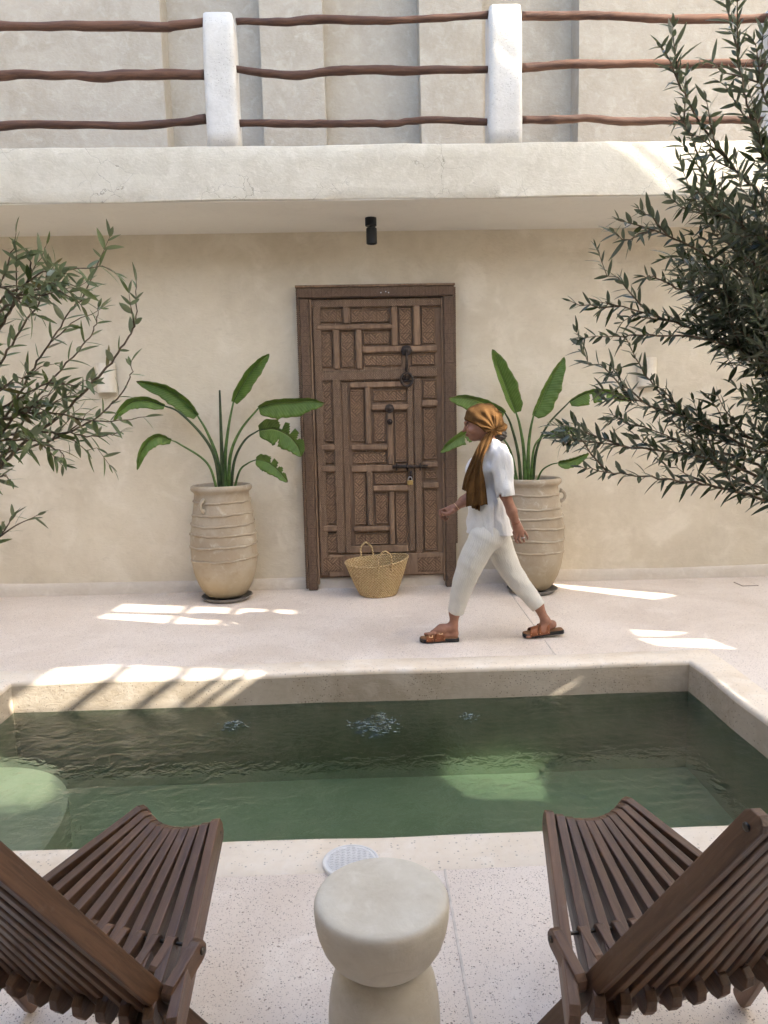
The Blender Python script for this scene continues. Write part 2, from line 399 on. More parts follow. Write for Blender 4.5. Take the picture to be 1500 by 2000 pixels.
def terracotta():
    b = NB('weathered_clay'); p = b.obj(); r = b.rand()
    p2 = b.n('VectorMath', {0: p, 1: b.n('CombineXYZ', {0: b.math('MULTIPLY', r, 9.0), 2: b.math('MULTIPLY', r, 5.0)})}, operation='ADD').outputs[0]
    c1 = b.noise(p2, 2.6, 5, 0.62, 0.6); c2 = b.noise(p2, 11, 6, 0.68, 0.5); c3 = b.noise(p2, 45, 3, 0.6)
    col = b.mix(b.ramp(c1, 0.35, 0.65), (0.34, 0.275, 0.195), (0.41, 0.35, 0.265))
    col = b.mix(b.ramp(c2, 0.52, 0.72, 0, 0.7), col, (0.52, 0.465, 0.375))
    col = b.mix(b.ramp(c2, 0.42, 0.28, 0, 0.5), col, (0.25, 0.175, 0.10))
    col = b.mix(b.ramp(c3, 0.6, 0.75, 0, 0.3), col, (0.33, 0.25, 0.17))
    jar_z = b.n('SeparateXYZ', {0: p}).outputs[2]
    col = b.mix(b.math('MULTIPLY', b.ramp(b.math('ADD', jar_z, b.math('MULTIPLY', c1, 0.25)), 0.48, 0.2), 0.45), col, (0.33, 0.25, 0.13))  # browner towards the bottom of the jar
    b.bsdf(col, 0.82, b.bump(b.math('ADD', c2, b.math('MULTIPLY', c3, 0.4)), 0.45, 0.008), 0.2); return b.m
M['clay'] = terracotta()

def straw():
    b = NB('palm_straw'); p = b.obj(); s = b.n('SeparateXYZ', {0: p})
    ang = b.math('ARCTAN2', s.outputs[1], s.outputs[0])
    st = b.math('SINE', b.math('ADD', b.math('MULTIPLY', ang, 46.0), b.math('MULTIPLY', s.outputs[2], 260.0)))
    st2 = b.math('SINE', b.math('SUBTRACT', b.math('MULTIPLY', ang, 46.0), b.math('MULTIPLY', s.outputs[2], 260.0)))
    w = b.math('MAXIMUM', st, st2); n = b.noise(p, 55, 4, 0.7); n2 = b.noise(p, 7, 3)
    col = b.mix(b.ramp(n, 0.3, 0.7), (0.40, 0.27, 0.13), (0.60, 0.45, 0.25)); col = b.mix(b.ramp(n2, 0.4, 0.7, 0, 0.4), col, (0.50, 0.40, 0.20))
    col = b.mix(b.ramp(w, 0.25, -0.5, 0, 0.75), col, (0.20, 0.12, 0.05))
    b.bsdf(col, 0.8, b.bump(b.math('ADD', w, n), 0.7, 0.004), 0.2); return b.m
M['straw'] = straw()

def leafmat(name, top, under, vein, rough=0.4, ribs=0.0, rnd=0.3, trans=0.25, dry=None):
    b = NB(name); g = b.n('NewGeometry'); r = b.rand()
    uvn = b.n('UVMap'); s = b.n('SeparateXYZ', {0: uvn.outputs[0]})
    p = b.obj(world=True); n = b.noise(p, 14, 4, 0.6)
    col = b.mix(b.ramp(n, 0.3, 0.7), tuple(x*0.8 for x in top), tuple(x*1.15 for x in top))
    rr = b.n('SeparateXYZ', {0: uvn.outputs[0]}).outputs[0]
    isl = g.outputs['Random Per Island']
    pr = b.math('FRACT', b.math('ADD', isl, r))
    col = b.mix(b.math('MULTIPLY', pr, rnd), col, tuple(x*0.5 for x in top))
    if dry: col = b.mix(b.ramp(pr, 0.86, 0.97, 0, 0.8), col, dry)
    nrm = None
    if ribs > 0:
        wv = b.math('SINE', b.math('MULTIPLY', b.math('ADD', s.outputs[1], b.math('MULTIPLY', b.math('ABSOLUTE', b.math('SUBTRACT', s.outputs[0], 0.5)), -0.25)), ribs))
        col = b.mix(b.ramp(wv, 0.2, 1.0, 0, 0.22), col, vein); nrm = b.bump(wv, 0.25, 0.003)
    mid = b.ramp(b.math('ABSOLUTE', b.math('SUBTRACT', s.outputs[0], 0.5)), 0.06, 0.015)
    col = b.mix(b.math('MULTIPLY', mid, 0.8), col, vein)
    if ribs > 0:
        edge = b.math('ADD', b.math('MULTIPLY', b.math('ABSOLUTE', b.math('SUBTRACT', s.outputs[0], 0.5)), 2.0), b.math('MULTIPLY', b.math('SUBTRACT', n, 0.5), 0.25))
        col = b.mix(b.ramp(edge, 0.965, 1.02, 0, 0.85), col, (0.22, 0.13, 0.05)); col = b.mix(b.ramp(b.math('ADD', s.outputs[1], b.math('MULTIPLY', b.math('SUBTRACT', n, 0.5), 0.2)), 0.96, 1.01, 0, 0.9), col, (0.16, 0.09, 0.04))
    col = b.mix(g.outputs['Backfacing'], col, b.mix(0.75, col, under))
    pb = b.n('BsdfPrincipled', {'Base Color': col, 'Roughness': rough, 'Specular IOR Level': 0.35})
    if nrm is not None: b.put(pb.inputs['Normal'], nrm)
    tr = b.n('BsdfTranslucent', {'Color': b.mix(0.5, col, (0.20, 0.30, 0.03))})
    mx = b.n('MixShader', {0: trans}); b.t.links.new(pb.outputs[0], mx.inputs[1]); b.t.links.new(tr.outputs[0], mx.inputs[2])
    b.t.links.new(mx.outputs[0], b.out.inputs[0]); return b.m
M['palm'] = leafmat('paradise_leaf', (0.125, 0.215, 0.036), (0.175, 0.250, 0.085), (0.28, 0.34, 0.11), 0.36, 150.0, 0.5, 0.30)
M['stalk'] = simple('paradise_stalk', (0.075, 0.135, 0.03), 0.45, 0.4, 0, 18, 0.4)
M['stalk_dark'] = simple('paradise_stalk_dark', (0.038, 0.060, 0.020), 0.45, 0.4, 0, 18, 0.4)
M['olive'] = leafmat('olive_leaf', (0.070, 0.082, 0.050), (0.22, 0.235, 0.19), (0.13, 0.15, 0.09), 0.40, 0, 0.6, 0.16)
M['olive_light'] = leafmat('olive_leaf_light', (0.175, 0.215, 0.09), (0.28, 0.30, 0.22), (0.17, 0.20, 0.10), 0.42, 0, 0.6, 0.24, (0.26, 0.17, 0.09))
M['twig'] = simple('olive_twig', (0.20, 0.155, 0.11), 0.8, 0.2, 0, 40, 0.35, 0.2)
M['bark'] = simple('olive_bark', (0.17, 0.14, 0.11), 0.9, 0.2, 0, 14, 0.5, 0.9)

def skinmat():
    b = NB('skin'); p = b.obj(); n = b.noise(p, 35, 4, 0.6); n2 = b.noise(p, 8, 3)
    col = b.mix(b.ramp(n, 0.3, 0.7), (0.27, 0.128, 0.080), (0.34, 0.170, 0.110)); col = b.mix(b.ramp(n2, 0.5, 0.75, 0, 0.35), col, (0.34, 0.145, 0.098))
    b.bsdf(col, 0.5, b.bump(n, 0.06, 0.003), 0.35); return b.m
M['skin'] = skinmat()
def cloth(name, col, kind, var=0.06, trans=0.0):
    b = NB(name); p = b.obj(); s = b.n('SeparateXYZ', {0: p})
    n = b.noise(b.obj((1, 1, 0.35)), 60, 5, 0.65, 1.2); n2 = b.noise(p, 12, 4, 0.6, 0.5)
    c = b.mix(b.ramp(n2, 0.3, 0.7), tuple(x*(1-var) for x in col), tuple(min(1, x*(1+var)) for x in col)); h = n
    if kind == 'stripe':
        a = b.n('SeparateXYZ', {0: b.n('UVMap').outputs[0]}).outputs[0]
        st = b.math('SINE', b.math('MULTIPLY', a, 520.0)); c = b.mix(b.ramp(st, 0.2, 0.95, 0, 0.4), c, tuple(x*0.80 for x in col)); h = n
    if kind == 'gauze':
        c = b.mix(b.ramp(n, 0.45, 0.7, 0, 0.2), c, tuple(x*0.8 for x in col))
    if kind == 'silk':
        f = b.noise(p, 28, 5, 0.7, 1.5); c = b.mix(b.ramp(f, 0.52, 0.68, 0, 0.45), c, (0.160, 0.082, 0.027)); c = b.mix(b.ramp(f, 0.42, 0.3, 0, 0.5), c, (0.060, 0.027, 0.010))
    b.bsdf(c, 0.85, b.bump(h, 0.8, 0.006), 0.12); return b.m
M['tunic'] = cloth('white_gauze', (0.70, 0.69, 0.675), 'gauze', 0.03)
M['trouser'] = cloth('striped_linen', (0.66, 0.635, 0.575), 'stripe', 0.03)
M['scarf'] = cloth('ochre_scarf', (0.118, 0.058, 0.019), 'silk', 0.2)
M['hair'] = simple('hair', (0.014, 0.010, 0.008), 0.65, 0.2, 0, 60, 0.4, 0.3)
M['leather'] = simple('tan_leather', (0.255, 0.085, 0.032), 0.45, 0.4, 0, 30, 0.25, 0.1)
M['cork'] = simple('footbed', (0.23, 0.12, 0.06), 0.8, 0.2, 0, 50, 0.2)
M['sole'] = simple('black_sole', (0.014, 0.013, 0.013), 0.5, 0.4)
M['gold'] = simple('gold', (0.75, 0.50, 0.28), 0.3, 0.5, 1.0)

def water():
    b = NB('pool_water'); p = b.obj(world=True)
    n = b.noise(p, 9, 3, 0.55, 0.8); n2 = b.noise(p, 30, 2, 0.5, 0.4)
    nr = b.bump(b.math('ADD', n, b.math('MULTIPLY', n2, 0.30)), 0.30, 0.05)
    io = b.math('ADD', 1.33, b.math('MULTIPLY', b.n('NewGeometry').outputs['Backfacing'], 1/1.33-1.33))
    fr = b.n('Fresnel', {'IOR': io, 'Normal': nr})
    gl = b.n('BsdfGlossy', {'Color': (1, 1, 1, 1), 'Roughness': 0.03, 'Normal': nr})
    tp = b.n('BsdfTransparent', {'Color': (0.93, 0.97, 0.94, 1)}); rf = b.n('BsdfRefraction', {'Color': (0.93, 0.97, 0.94, 1), 'Roughness': 0.0, 'IOR': 1.045, 'Normal': b.bump(b.math('ADD', n, b.math('MULTIPLY', n2, 0.30)), 0.9, 0.06)})
    tr = b.n('MixShader', {0: 0.45}); b.t.links.new(tp.outputs[0], tr.inputs[1]); b.t.links.new(rf.outputs[0], tr.inputs[2])
    mx = b.n('MixShader', {0: fr.outputs[0]}); b.t.links.new(tr.outputs[0], mx.inputs[1]); b.t.links.new(gl.outputs[0], mx.inputs[2])
    b.t.links.new(mx.outputs[0], b.out.inputs['Surface'])
    v = b.n('VolumeAbsorption', {'Color': (0.52, 0.68, 0.55, 1), 'Density': 1.2})
    b.t.links.new(v.outputs[0], b.out.inputs['Volume'])
    return b.m
M['water'] = water()
M['foam_glint'] = simple('jet_foam_glint', (0.20, 0.25, 0.25), 0.25, 0.5, 0, 60, 0.15)

# ================================================================== SETTING
YW = 6.63                      # ground-floor wall
ZS = 3.118                     # soffit
YB = 5.685                     # balcony front
PX0, PX1, PY0, PY1 = -2.13, 1.975, 2.55, 4.34      # pool opening
ZWATER, ZBOT = -0.19, -0.68

# floor: one sheet with the pool opening
def ring_sheet(name, outer, inner, z, m):
    (a, b, c, d), (e, f, g, h) = outer, inner
    v = [(a, c, z), (b, c, z), (b, d, z), (a, d, z), (e, g, z), (f, g, z), (f, h, z), (e, h, z)]
    return make(name, v, [(0, 1, 5, 4), (1, 2, 6, 5), (2, 3, 7, 6), (3, 0, 4, 7)], m)
tag(ring_sheet('floor', (-60, 60, -60, 60), (PX0-0.04, PX1+0.04, PY0-0.04, PY1+0.04), 0.0, M['floor']), kind='structure')

# pool coping and basin wall swept round the opening
def coping(top, under=0):
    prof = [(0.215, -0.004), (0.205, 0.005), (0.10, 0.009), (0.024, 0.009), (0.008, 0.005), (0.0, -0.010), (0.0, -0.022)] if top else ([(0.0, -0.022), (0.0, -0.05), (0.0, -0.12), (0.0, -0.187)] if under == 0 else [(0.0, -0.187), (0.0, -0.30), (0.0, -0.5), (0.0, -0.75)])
    n = 40; P = []
    for (ax, ay), (bx, by) in (((0, 0), (1, 0)), ((1, 0), (1, 1)), ((1, 1), (0, 1)), ((0, 1), (0, 0))):
        for k in range(n): t = k/n; P.append((ax+(bx-ax)*t, ay+(by-ay)*t))
    N = len(P); v = []; f = []
    for j, (o, z) in enumerate(prof):
        x0, x1, y0, y1 = PX0-o, PX1+o, PY0-o, PY1+o
        for i, (s, t) in enumerate(P):
            q = np.array([s*9.0, t*5.0, 0.3])
            w = 0.006*sines(q, 2.2, 3)+0.004*sines(q, 7.0, 5); zz = 0.003*sines(q+4, 4.0, 8) if (0 < j and top) or (not top and under == 0 and j == 0) else 0
            x = x0+(x1-x0)*s; y = y0+(y1-y0)*t
            sx = (-1 if s < 1e-6 else 1 if s > 1-1e-6 else 0); sy = (-1 if t < 1e-6 else 1 if t > 1-1e-6 else 0)
            v.append((x+sx*w, y+sy*w, z+zz))
    for j in range(len(prof)-1):
        for i in range(N):
            i2 = (i+1) % N; f.append((j*N+i, j*N+i2, (j+1)*N+i2, (j+1)*N+i))
    o = make('pool_coping' if top else ('pool_wall', 'pool_basin')[under], v, f, M['coping'] if top else (M['basin'], M['submerged'])[under], smooth=True); tag(o, kind='structure')
    md = o.modifiers.new('edge', 'EDGE_SPLIT'); md.split_angle = R(50)
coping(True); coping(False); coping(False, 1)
tag(make('pool_floor', [(PX0-.05, PY0-.05, ZBOT), (PX1+.05, PY0-.05, ZBOT), (PX1+.05, PY1+.05, ZBOT), (PX0-.05, PY1+.05, ZBOT)], [(0, 1, 2, 3)], M['bed']), kind='structure')
def pool_step():
    pts = [(PX0-.03, PY0-.03)]
    for a in range(0, 91, 6): pts.append((PX0-.03+0.66*math.sin(R(90-a*1.0))**0.8, PY0-.03+0.75+0.80*math.sin(R(a))**0.9))
    pts = [(PX0-.03, PY0-.03), (PX0+0.63, PY0-.03)]+pts[1:]
    zt = -0.40; n = len(pts)
    v = [(x, y, zt) for x, y in pts]+[(x, y, ZBOT-.02) for x, y in pts]
    f = [tuple(range(n))]+[((i+1) % n, i, n+i, n+(i+1) % n) for i in range(n)]
    o = make('pool_step', v, f, M['bed']); tag(o, kind='structure')
pool_step()

def water_body():
    nx, ny = 300, 140
    xs = np.linspace(PX0-.012, PX1+.012, nx); ys = np.linspace(PY0-.012, PY1+.012, ny)
    X, Y = np.meshgrid(xs, ys, indexing='ij'); P = np.stack([X, Y*1.3, X*0], -1)
    env = 0.55+0.45*sines(P, 2.6, 25, 5)+0.5*np.exp(-((X-0.9)/0.7)**2)
    Z = 0.0028*sines(P, 8.0, 21, 8)+env*(0.0030*sines(P, 20.0, 22, 12)+0.0017*sines(P*[0.8, 1.3, 1], 52.0, 23, 10))
    for jx, jy, a, s in ((-0.765, 4.03, 0.018, 0.06), (0.044, 3.97, 0.034, 0.10), (0.571, 4.03, 0.014, 0.05)):
        r = np.hypot(X-jx, (Y-jy)*1.2); th = np.arctan2(Y-jy, X-jx)
        Z += a*np.exp(-(r/s)**2)*(1+0.5*sines(P, 60, 31, 6)+0.6*sines(P, 110, 33, 6))
        Z += a*0.10*np.exp(-(r/(s*4))**2)*sines(P, 75, 35, 8)
    Z += ZWATER
    v = np.stack([X, Y, Z], -1).reshape(-1, 3).tolist(); f = []
    idx = lambda i, j: i*ny+j
    for i in range(nx-1):
        for j in range(ny-1): f.append((idx(i, j), idx(i+1, j), idx(i+1, j+1), idx(i, j+1)))
    rim = [idx(i, 0) for i in range(nx)]+[idx(nx-1, j) for j in range(1, ny)]+[idx(i, ny-1) for i in range(nx-2, -1, -1)]+[idx(0, j) for j in range(ny-2, 0, -1)]
    b0 = len(v); n = len(rim)
    for r in rim: v.append([v[r][0], v[r][1], ZBOT-0.01])
    for k in range(n): k2 = (k+1) % n; f.append((rim[k2], rim[k], b0+k, b0+k2))
    f.append(tuple(b0+k for k in range(n-1, -1, -1)))
    o = make('water', v, f, M['water'], smooth=True); tag(o, kind='structure')
    # bubble flecks, sky glints painted pale, where the jets break the surface
    rs = random.Random(4); fv = []; ff = []
    for jx, jy, sx, n in ((-0.765, 4.03, 0.06, 45), (0.044, 3.97, 0.12, 190), (0.571, 4.03, 0.05, 32)):
        for k in range(n):
            x, y = jx+rs.gauss(0, sx*0.6), jy+rs.gauss(0, sx*0.42); i = int(np.clip((x-xs[0])/(xs[1]-xs[0]), 0, nx-1)); j = int(np.clip((y-ys[0])/(ys[1]-ys[0]), 0, ny-1)); z = float(Z[i, j])+0.0035
            l, w, a = rs.uniform(.002, .014), rs.uniform(.0008, .0032), rs.uniform(-.5, .6); b0_ = len(fv)
            for t in (-1, -.4, .4, 1):
                for s_ in (-1, 1): fv.append((x+math.cos(a)*l*t-math.sin(a)*(w*s_*(1-abs(t)*.8)), y+math.sin(a)*l*t+math.cos(a)*(w*s_*(1-abs(t)*.8))+.3*l*t*t, z+rs.uniform(0, .006)))
            for q in range(3): ff.append((b0_+2*q, b0_+2*q+2, b0_+2*q+3, b0_+2*q+1))
    fo = make('foam_glint', fv, ff, M['foam_glint'], smooth=True); tag(fo, 'white flecks of bubbles and painted sky glints where jets rise in the pool', 'foam_glint', kind='stuff'); fo.modifiers.new('t', 'SOLIDIFY').thickness = 0.002
water_body()

# terrazzo joint strips
for k, (a, b) in enumerate((((0.247, 2.34), (0.225, -3.0)), ((1.262, 6.60), (1.205, 4.555)), ((-1.35, 2.34), (-1.37, -3.0)), ((1.85, 2.34), (1.83, -3.0)))):
    a = np.array(a); b = np.array(b); t = (b-a)/np.linalg.norm(b-a); nrm = np.array([-t[1], t[0]])*0.0035
    q = [a+nrm, a-nrm, b-nrm, b+nrm]
    tag(make('floor_joint', [(x, y, 0.0035) for x, y in q]+[(x, y, -0.01) for x, y in q], [(3, 2, 1, 0), (0, 1, 5, 4), (1, 2, 6, 5), (2, 3, 7, 6), (3, 0, 4, 7)], M['seam']), kind='structure')

# building: ground wall, skirting, balcony, upper wall with recesses
bld = empty('courtyard_building', (0, YW, 0))
tag(bld, 'beige plastered building with a balcony over the courtyard and recessed bays above', 'building')
def part(o): o.parent = bld; o.matrix_parent_inverse = Matrix.Translation((0, -YW, 0)); return o
def uneven_wall(name, x0, x1, z0, z1, Y, m, amp=0.006, nx=90, nz=24, th=0.25):
    xs = np.linspace(x0, x1, nx); zs = np.linspace(z0, z1, nz); X, Z = np.meshgrid(xs, zs, indexing='ij')
    Yv = Y+amp*sines(np.stack([X, X*0, Z], -1), 1.6, 41, 8)
    v = np.stack([X, Yv, Z], -1).reshape(-1, 3).tolist(); f = []
    for i in range(nx-1):
        for j in range(nz-1): f.append((i*nz+j, (i+1)*nz+j, (i+1)*nz+j+1, i*nz+j+1))
    b0 = len(v); v += [[x0, Y+th, z0], [x1, Y+th, z0], [x1, Y+th, z1], [x0, Y+th, z1]]
    f += [(b0+1, b0, b0+3, b0+2)]
    return part(make(name, v, f, m, smooth=True))
uneven_wall('wall', -9, 9, -0.02, ZS+0.01, YW, M['wall'])
def skirting():
    prof = [(-0.034, 0.0), (-0.030, 0.05), (-0.026, 0.085), (-0.018, 0.104), (-0.002, 0.114), (0.02, 0.118)]
    xs = np.linspace(-9, 9, 220); v = []; f = []; n = len(prof)
    for x in xs:
        q = np.array([x*1.0, 0.2, 0.1])
        for i, (o, z) in enumerate(prof): v.append((x, YW+o*(1+0.25*float(sines(q, 3, 51)))+0.004*float(sines(q, 5, 52)), z*(1+0.10*float(sines(q, 2.4, 53)))))
    for i in range(len(xs)-1):
        for j in range(n-1): f.append((i*n+j, (i+1)*n+j, (i+1)*n+j+1, i*n+j+1))
    part(make('skirting', v, f, M['wall_low'], smooth=True))
skirting()
part(box('soffit', (-9, YB+0.014, ZS-0.007), (9, 7.6, ZS+0.12), M['soffit']))
def fascia():
    xs = np.linspace(-9, 9, 260); v = []; f = []
    prof = [(0.17, -0.001), (0.008, -0.004), (0.0, 0.004), (0.0, 0.09), (0.0, 0.18), (0.0, 0.27), (0.0, 0.366), (0.006, 0.376), (0.02, 0.380), (0.26, 0.381)]
    n = len(prof)
    for x in xs:
        for i, (o, z) in enumerate(prof):
            q = np.array([x, i*0.4, 0.0]); w = 0.004*float(sines(q, 2.5, 61)); e = 0.0035*float(sines(np.array([x, 0, 0]), 9, 62 if i < 4 else 63))
            v.append((x, YB+o+w, ZS+z+e))
    for i in range(len(xs)-1):
        for j in range(n-1): f.append((i*n+j, (i+1)*n+j, (i+1)*n+j+1, i*n+j+1))
    part(make('parapet', v, f, M['parapet'], smooth=True)).modifiers.new('edge', 'EDGE_SPLIT').split_angle = R(40)
fascia()
part(box('balcony_floor', (-9, YB+0.24, ZS+0.13), (9, 7.6, ZS+0.374), M['floor']))
def upper_wall():
    Y0, Y1 = 7.05, 7.30; pl = [(-9, Y0)]
    for k in range(3):
        a = -1.665+1.415*k; b = a+0.86; pl += [(a, Y0), (a, Y1), (b, Y1), (b, Y0)]
    pl += [(9, Y0)]
    zs = np.linspace(3.3, 7.2, 12); v = []; f = []; pts = []
    for (x0, y0), (x1, y1) in zip(pl[:-1], pl[1:]):
        m = max(1, int(abs(x1-x0)/0.15))
        for k in range(m): pts.append((x0+(x1-x0)*k/m, y0+(y1-y0)*k/m))
    pts.append(pl[-1]); n = len(zs)
    for x, y in pts:
        for z in zs:
            w = 0.006*float(sines(np.array([x, y, z]), 2.0, 71)); w2 = 0.006*float(sines(np.array([x, y, z]), 2.6, 72)); v.append((x+w2, y+w, z))
    for i in range(len(pts)-1):
        for j in range(n-1): f.append((i*n+j, (i+1)*n+j, (i+1)*n+j+1, i*n+j+1))
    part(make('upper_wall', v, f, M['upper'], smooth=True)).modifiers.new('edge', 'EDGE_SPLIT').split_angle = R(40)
upper_wall()

# unseen: side walls added to block low light; the gallery the viewer stands under
tag(box('added_wall_left', (-4.9, -3.0, 0.0), (-4.6, 7.05, 7.0), M['wall'], None, 0.02), kind='structure')
tag(box('added_wall_right', (6.0, -2.2, 0.0), (6.3, 7.05, 2.25), M['wall'], None, 0.02), kind='structure')
tag(box('wall_behind', (-4.6, -2.2, 0.0), (5.2, -1.9, 3.12), M['dark'], None, 0.02), kind='structure')
tag(box('gallery_ceiling', (-4.6, -2.2, 3.125), (5.2, 0.30, 3.5), M['dark'], None, 0.02), kind='structure')
tag(box('gallery_parapet', (-4.6, 0.06, 3.505), (5.2, 0.295, 4.35), M['post'], None, 0.02), kind='structure')

# added unseen sun blocker between sun and courtyard, gaps shaped to give the sun patches
CE1 = np.cross(SUN, [0, 0, 1.0]); CE1 /= np.linalg.norm(CE1); CE2 = np.cross(CE1, SUN)
CO = np.array([0.3, 4.0, 1.5])-SUN*6.8
def shade(P): d = np.array(P, float)-CO; return (float(d@CE1), float(d@CE2))
gaps = []
def ragged(poly, seed, amp=0.022):
    """added gap, edge jittered for an uneven underwater sun patch"""
    rs = random.Random(seed); n = len(poly); out = []
    for i in range(n):
        a, b = np.array(poly[i]), np.array(poly[(i+1) % n])
        for k in range(6): out.append(a+(b-a)*(k/6)+CE1*rs.uniform(-amp, amp)+CE2*rs.uniform(-amp, amp)*0.7)
    gaps.append(out)
def top1(x): return 6.22-0.248*(x+2.06)
def bot1(x): return 5.70-0.186*(x+2.17)
for a, b in ((-2.07, -1.51), (-1.43, -1.11), (-1.03, -0.81), (-0.735, -0.57)):
    ma = (top1(a)+bot1(a))/2; mb = (top1(b)+bot1(b))/2
    gaps.append([(a, ma+0.04, 0), (b, mb+0.04, 0), (b, top1(b), 0), (a+0.02, top1(a), 0)])
    gaps.append([(a-0.03, bot1(a)+(0.10 if a < -2 else 0), 0), (b-0.03, bot1(b), 0), (b-0.02, mb-0.04, 0), (a-0.02, ma-0.04, 0)])
def top2(x): return 4.70-0.24*(x+1.92)
for a, b in ((-1.96, -1.575), (-1.48, -1.175), (-1.075, -0.91), (-0.835, -0.775), (-0.705, -0.635)):
    gaps.append([(a-0.02, 4.235, 0), (b-0.02, 4.225, 0), (b, top2(b), 0), (a, top2(a)-(0.12 if a < -1.9 else 0), 0)])
gaps.append([(1.66, 6.50, 0), (1.80, 6.30, 0), (2.36, 5.87, 0), (2.60, 5.98, 0), (2.53, 6.06, 0), (1.72, 6.52, 0)])
gaps.append([onz(1247, 1247, 0), onz(1285, 1261, 0), onz(1435, 1268, 0), onz(1385, 1248, 0)])
gaps.append([onz(1234, 1230, 0), onz(1245, 1242, 0), onz(1300, 1243, 0), onz(1345, 1235, 0)])
ragged([ony(890, 1490, PY1), onz(905, 1556, ZBOT), onz(1075, 1566, ZBOT), ony(1088, 1484, PY1), ony(1000, 1466, PY1)], 5)
gaps.append([(1.11, PY1, -.185), (1.10, PY1, -.20), (1.13, PY1, -.20), (1.30, PY1, -.10), (1.28, PY1, -.10)])
ragged([onz(-60, 1490, -.4), onz(-60, 1590, -.4), onz(40, 1590, -.4), onz(118, 1556, -.4), onz(100, 1510, -.4), onz(20, 1488, -.4)], 6)
def pl(z, off): return 2.07+off-(z-3.5)*1.24
gaps.append([(pl(3.16, -.19), YB, 3.16), (pl(3.16, -.09), YB, 3.16), (pl(4.60, -.09), YB, 4.60), (pl(4.60, -.19), YB, 4.60)])
gaps.append([(pl(3.16, 0.02), YB, 3.16), (6.0, YB, 3.16), (6.0, YB, 4.72), (pl(4.72, 0.02), YB, 4.72)])
def sun_blocker():
    bb = [shade((x, y, z)) for x in (-5.5, 4.6) for y, z in ((-0.5, 0), (6.63, 0), (6.63, 3.1), (7.3, 3.5), (7.3, 5.9), (5.68, 4.5))]
    u0 = min(p[0] for p in bb); u1 = max(p[0] for p in bb); w0 = min(p[1] for p in bb); w1 = max(p[1] for p in bb)
    bm = bmesh.new(); edges = []
    for loop in [[(u0, w0), (u1, w0), (u1, w1), (u0, w1)]]+[[shade(p) for p in g] for g in gaps]:
        vs_ = [bm.verts.new(Vector(CO+CE1*a+CE2*b)) for a, b in loop]
        for i in range(len(vs_)): edges.append(bm.edges.new((vs_[i], vs_[(i+1) % len(vs_)])))
    bmesh.ops.triangle_fill(bm, use_beauty=True, use_dissolve=False, edges=edges, normal=Vector(-SUN))
    me = bpy.data.meshes.new('sun_blocker_sheet'); bm.to_mesh(me); bm.free()
    o = link('sun_blocker_sheet', me, M['sun_blocker']); tag(o, kind='structure')
    md = o.modifiers.new('thick', 'SOLIDIFY'); md.thickness = 0.012
sun_blocker()

# ================================================================== OBJECTS
# ---- balcony railing: plaster posts and log rails
rail_root = empty('balcony_railing', (0, YB+0.12, ZS+0.38))
tag(rail_root, 'balcony railing of white plaster posts and wavy brown log rails', 'railing')
def rpart(o): o.parent = rail_root; o.matrix_parent_inverse = Matrix.Translation((0, -(YB+0.12), -(ZS+0.38))); return o
for x0, x1, zt in ((-3.40, -3.16, 4.40), (-1.066, -0.836, 4.415), (0.992, 1.236, 4.455), (3.055, 3.295, 4.45)):
    bm = bmesh.new(); bmesh.ops.create_cube(bm, size=1.0)
    bmesh.ops.subdivide_edges(bm, edges=bm.edges[:], cuts=7, use_grid_fill=True)
    sx, sy, sz = x1-x0, 0.225, zt-(ZS+0.372)
    for v in bm.verts:
        p = np.array([v.co.x*sx, v.co.y*sy, v.co.z*sz]); q = p.copy()
        r = 0.035                                                   # rounded plaster edges
        lim = np.array([sx/2-r, sy/2-r, sz/2-r]); lim2 = lim.copy(); lim2[2] = sz/2-r
        cl = np.clip(p, -lim, lim)
        if p[2] < 0: cl[2] = p[2]
        dlt = p-cl; L = np.linalg.norm(dlt)
        if L > r: q = cl+dlt/L*r
        taper = 1.0+0.03*(0.5-(q[2]/sz+0.5))
        q[0] *= taper
        q += 0.003*np.array([sines(q+x0, 14, 81), sines(q+x0, 14, 82), 0.0])
        v.co = Vector(q)
    me = bpy.data.meshes.new('post'); bm.to_mesh(me); bm.free()
    rpart(link('post', me, M['post'], None, ((x0+x1)/2, YB+0.016+sy/2, (zt+ZS+0.372)/2), True))
def log_rail(pts, r, seed):
    P = catmull(pts, 10); n = len(P); rs = np.random.RandomState(seed)
    q = np.stack([P[:, 0]*1.0+seed, P[:, 0]*0, P[:, 0]*0], -1)
    P[:, 2] += 0.007*sines(q, 5.0, seed)+0.003*sines(q, 14, seed+1); P[:, 1] += 0.008*sines(q, 4.0, seed+2)
    rad = r*0.86*(1+0.10*sines(q, 6, seed+3)+0.06*sines(q, 20, seed+4))
    v, f = tube_data(P, rad, 14); v = np.array(v)
    v = v+0.0018*np.stack([sines(v*[.6, 1, 1]+seed, 90, seed+5), sines(v*[.5, 1, 1], 80, seed+6), sines(v*[.5, 1, 1], 90, seed+7)], -1)
    c = np.array([P[n//2][0], P[n//2][1], P[n//2][2]])
    rpart(make('rail', v-c, f, M['log'], None, tuple(c), True))
YR = YB+0.105
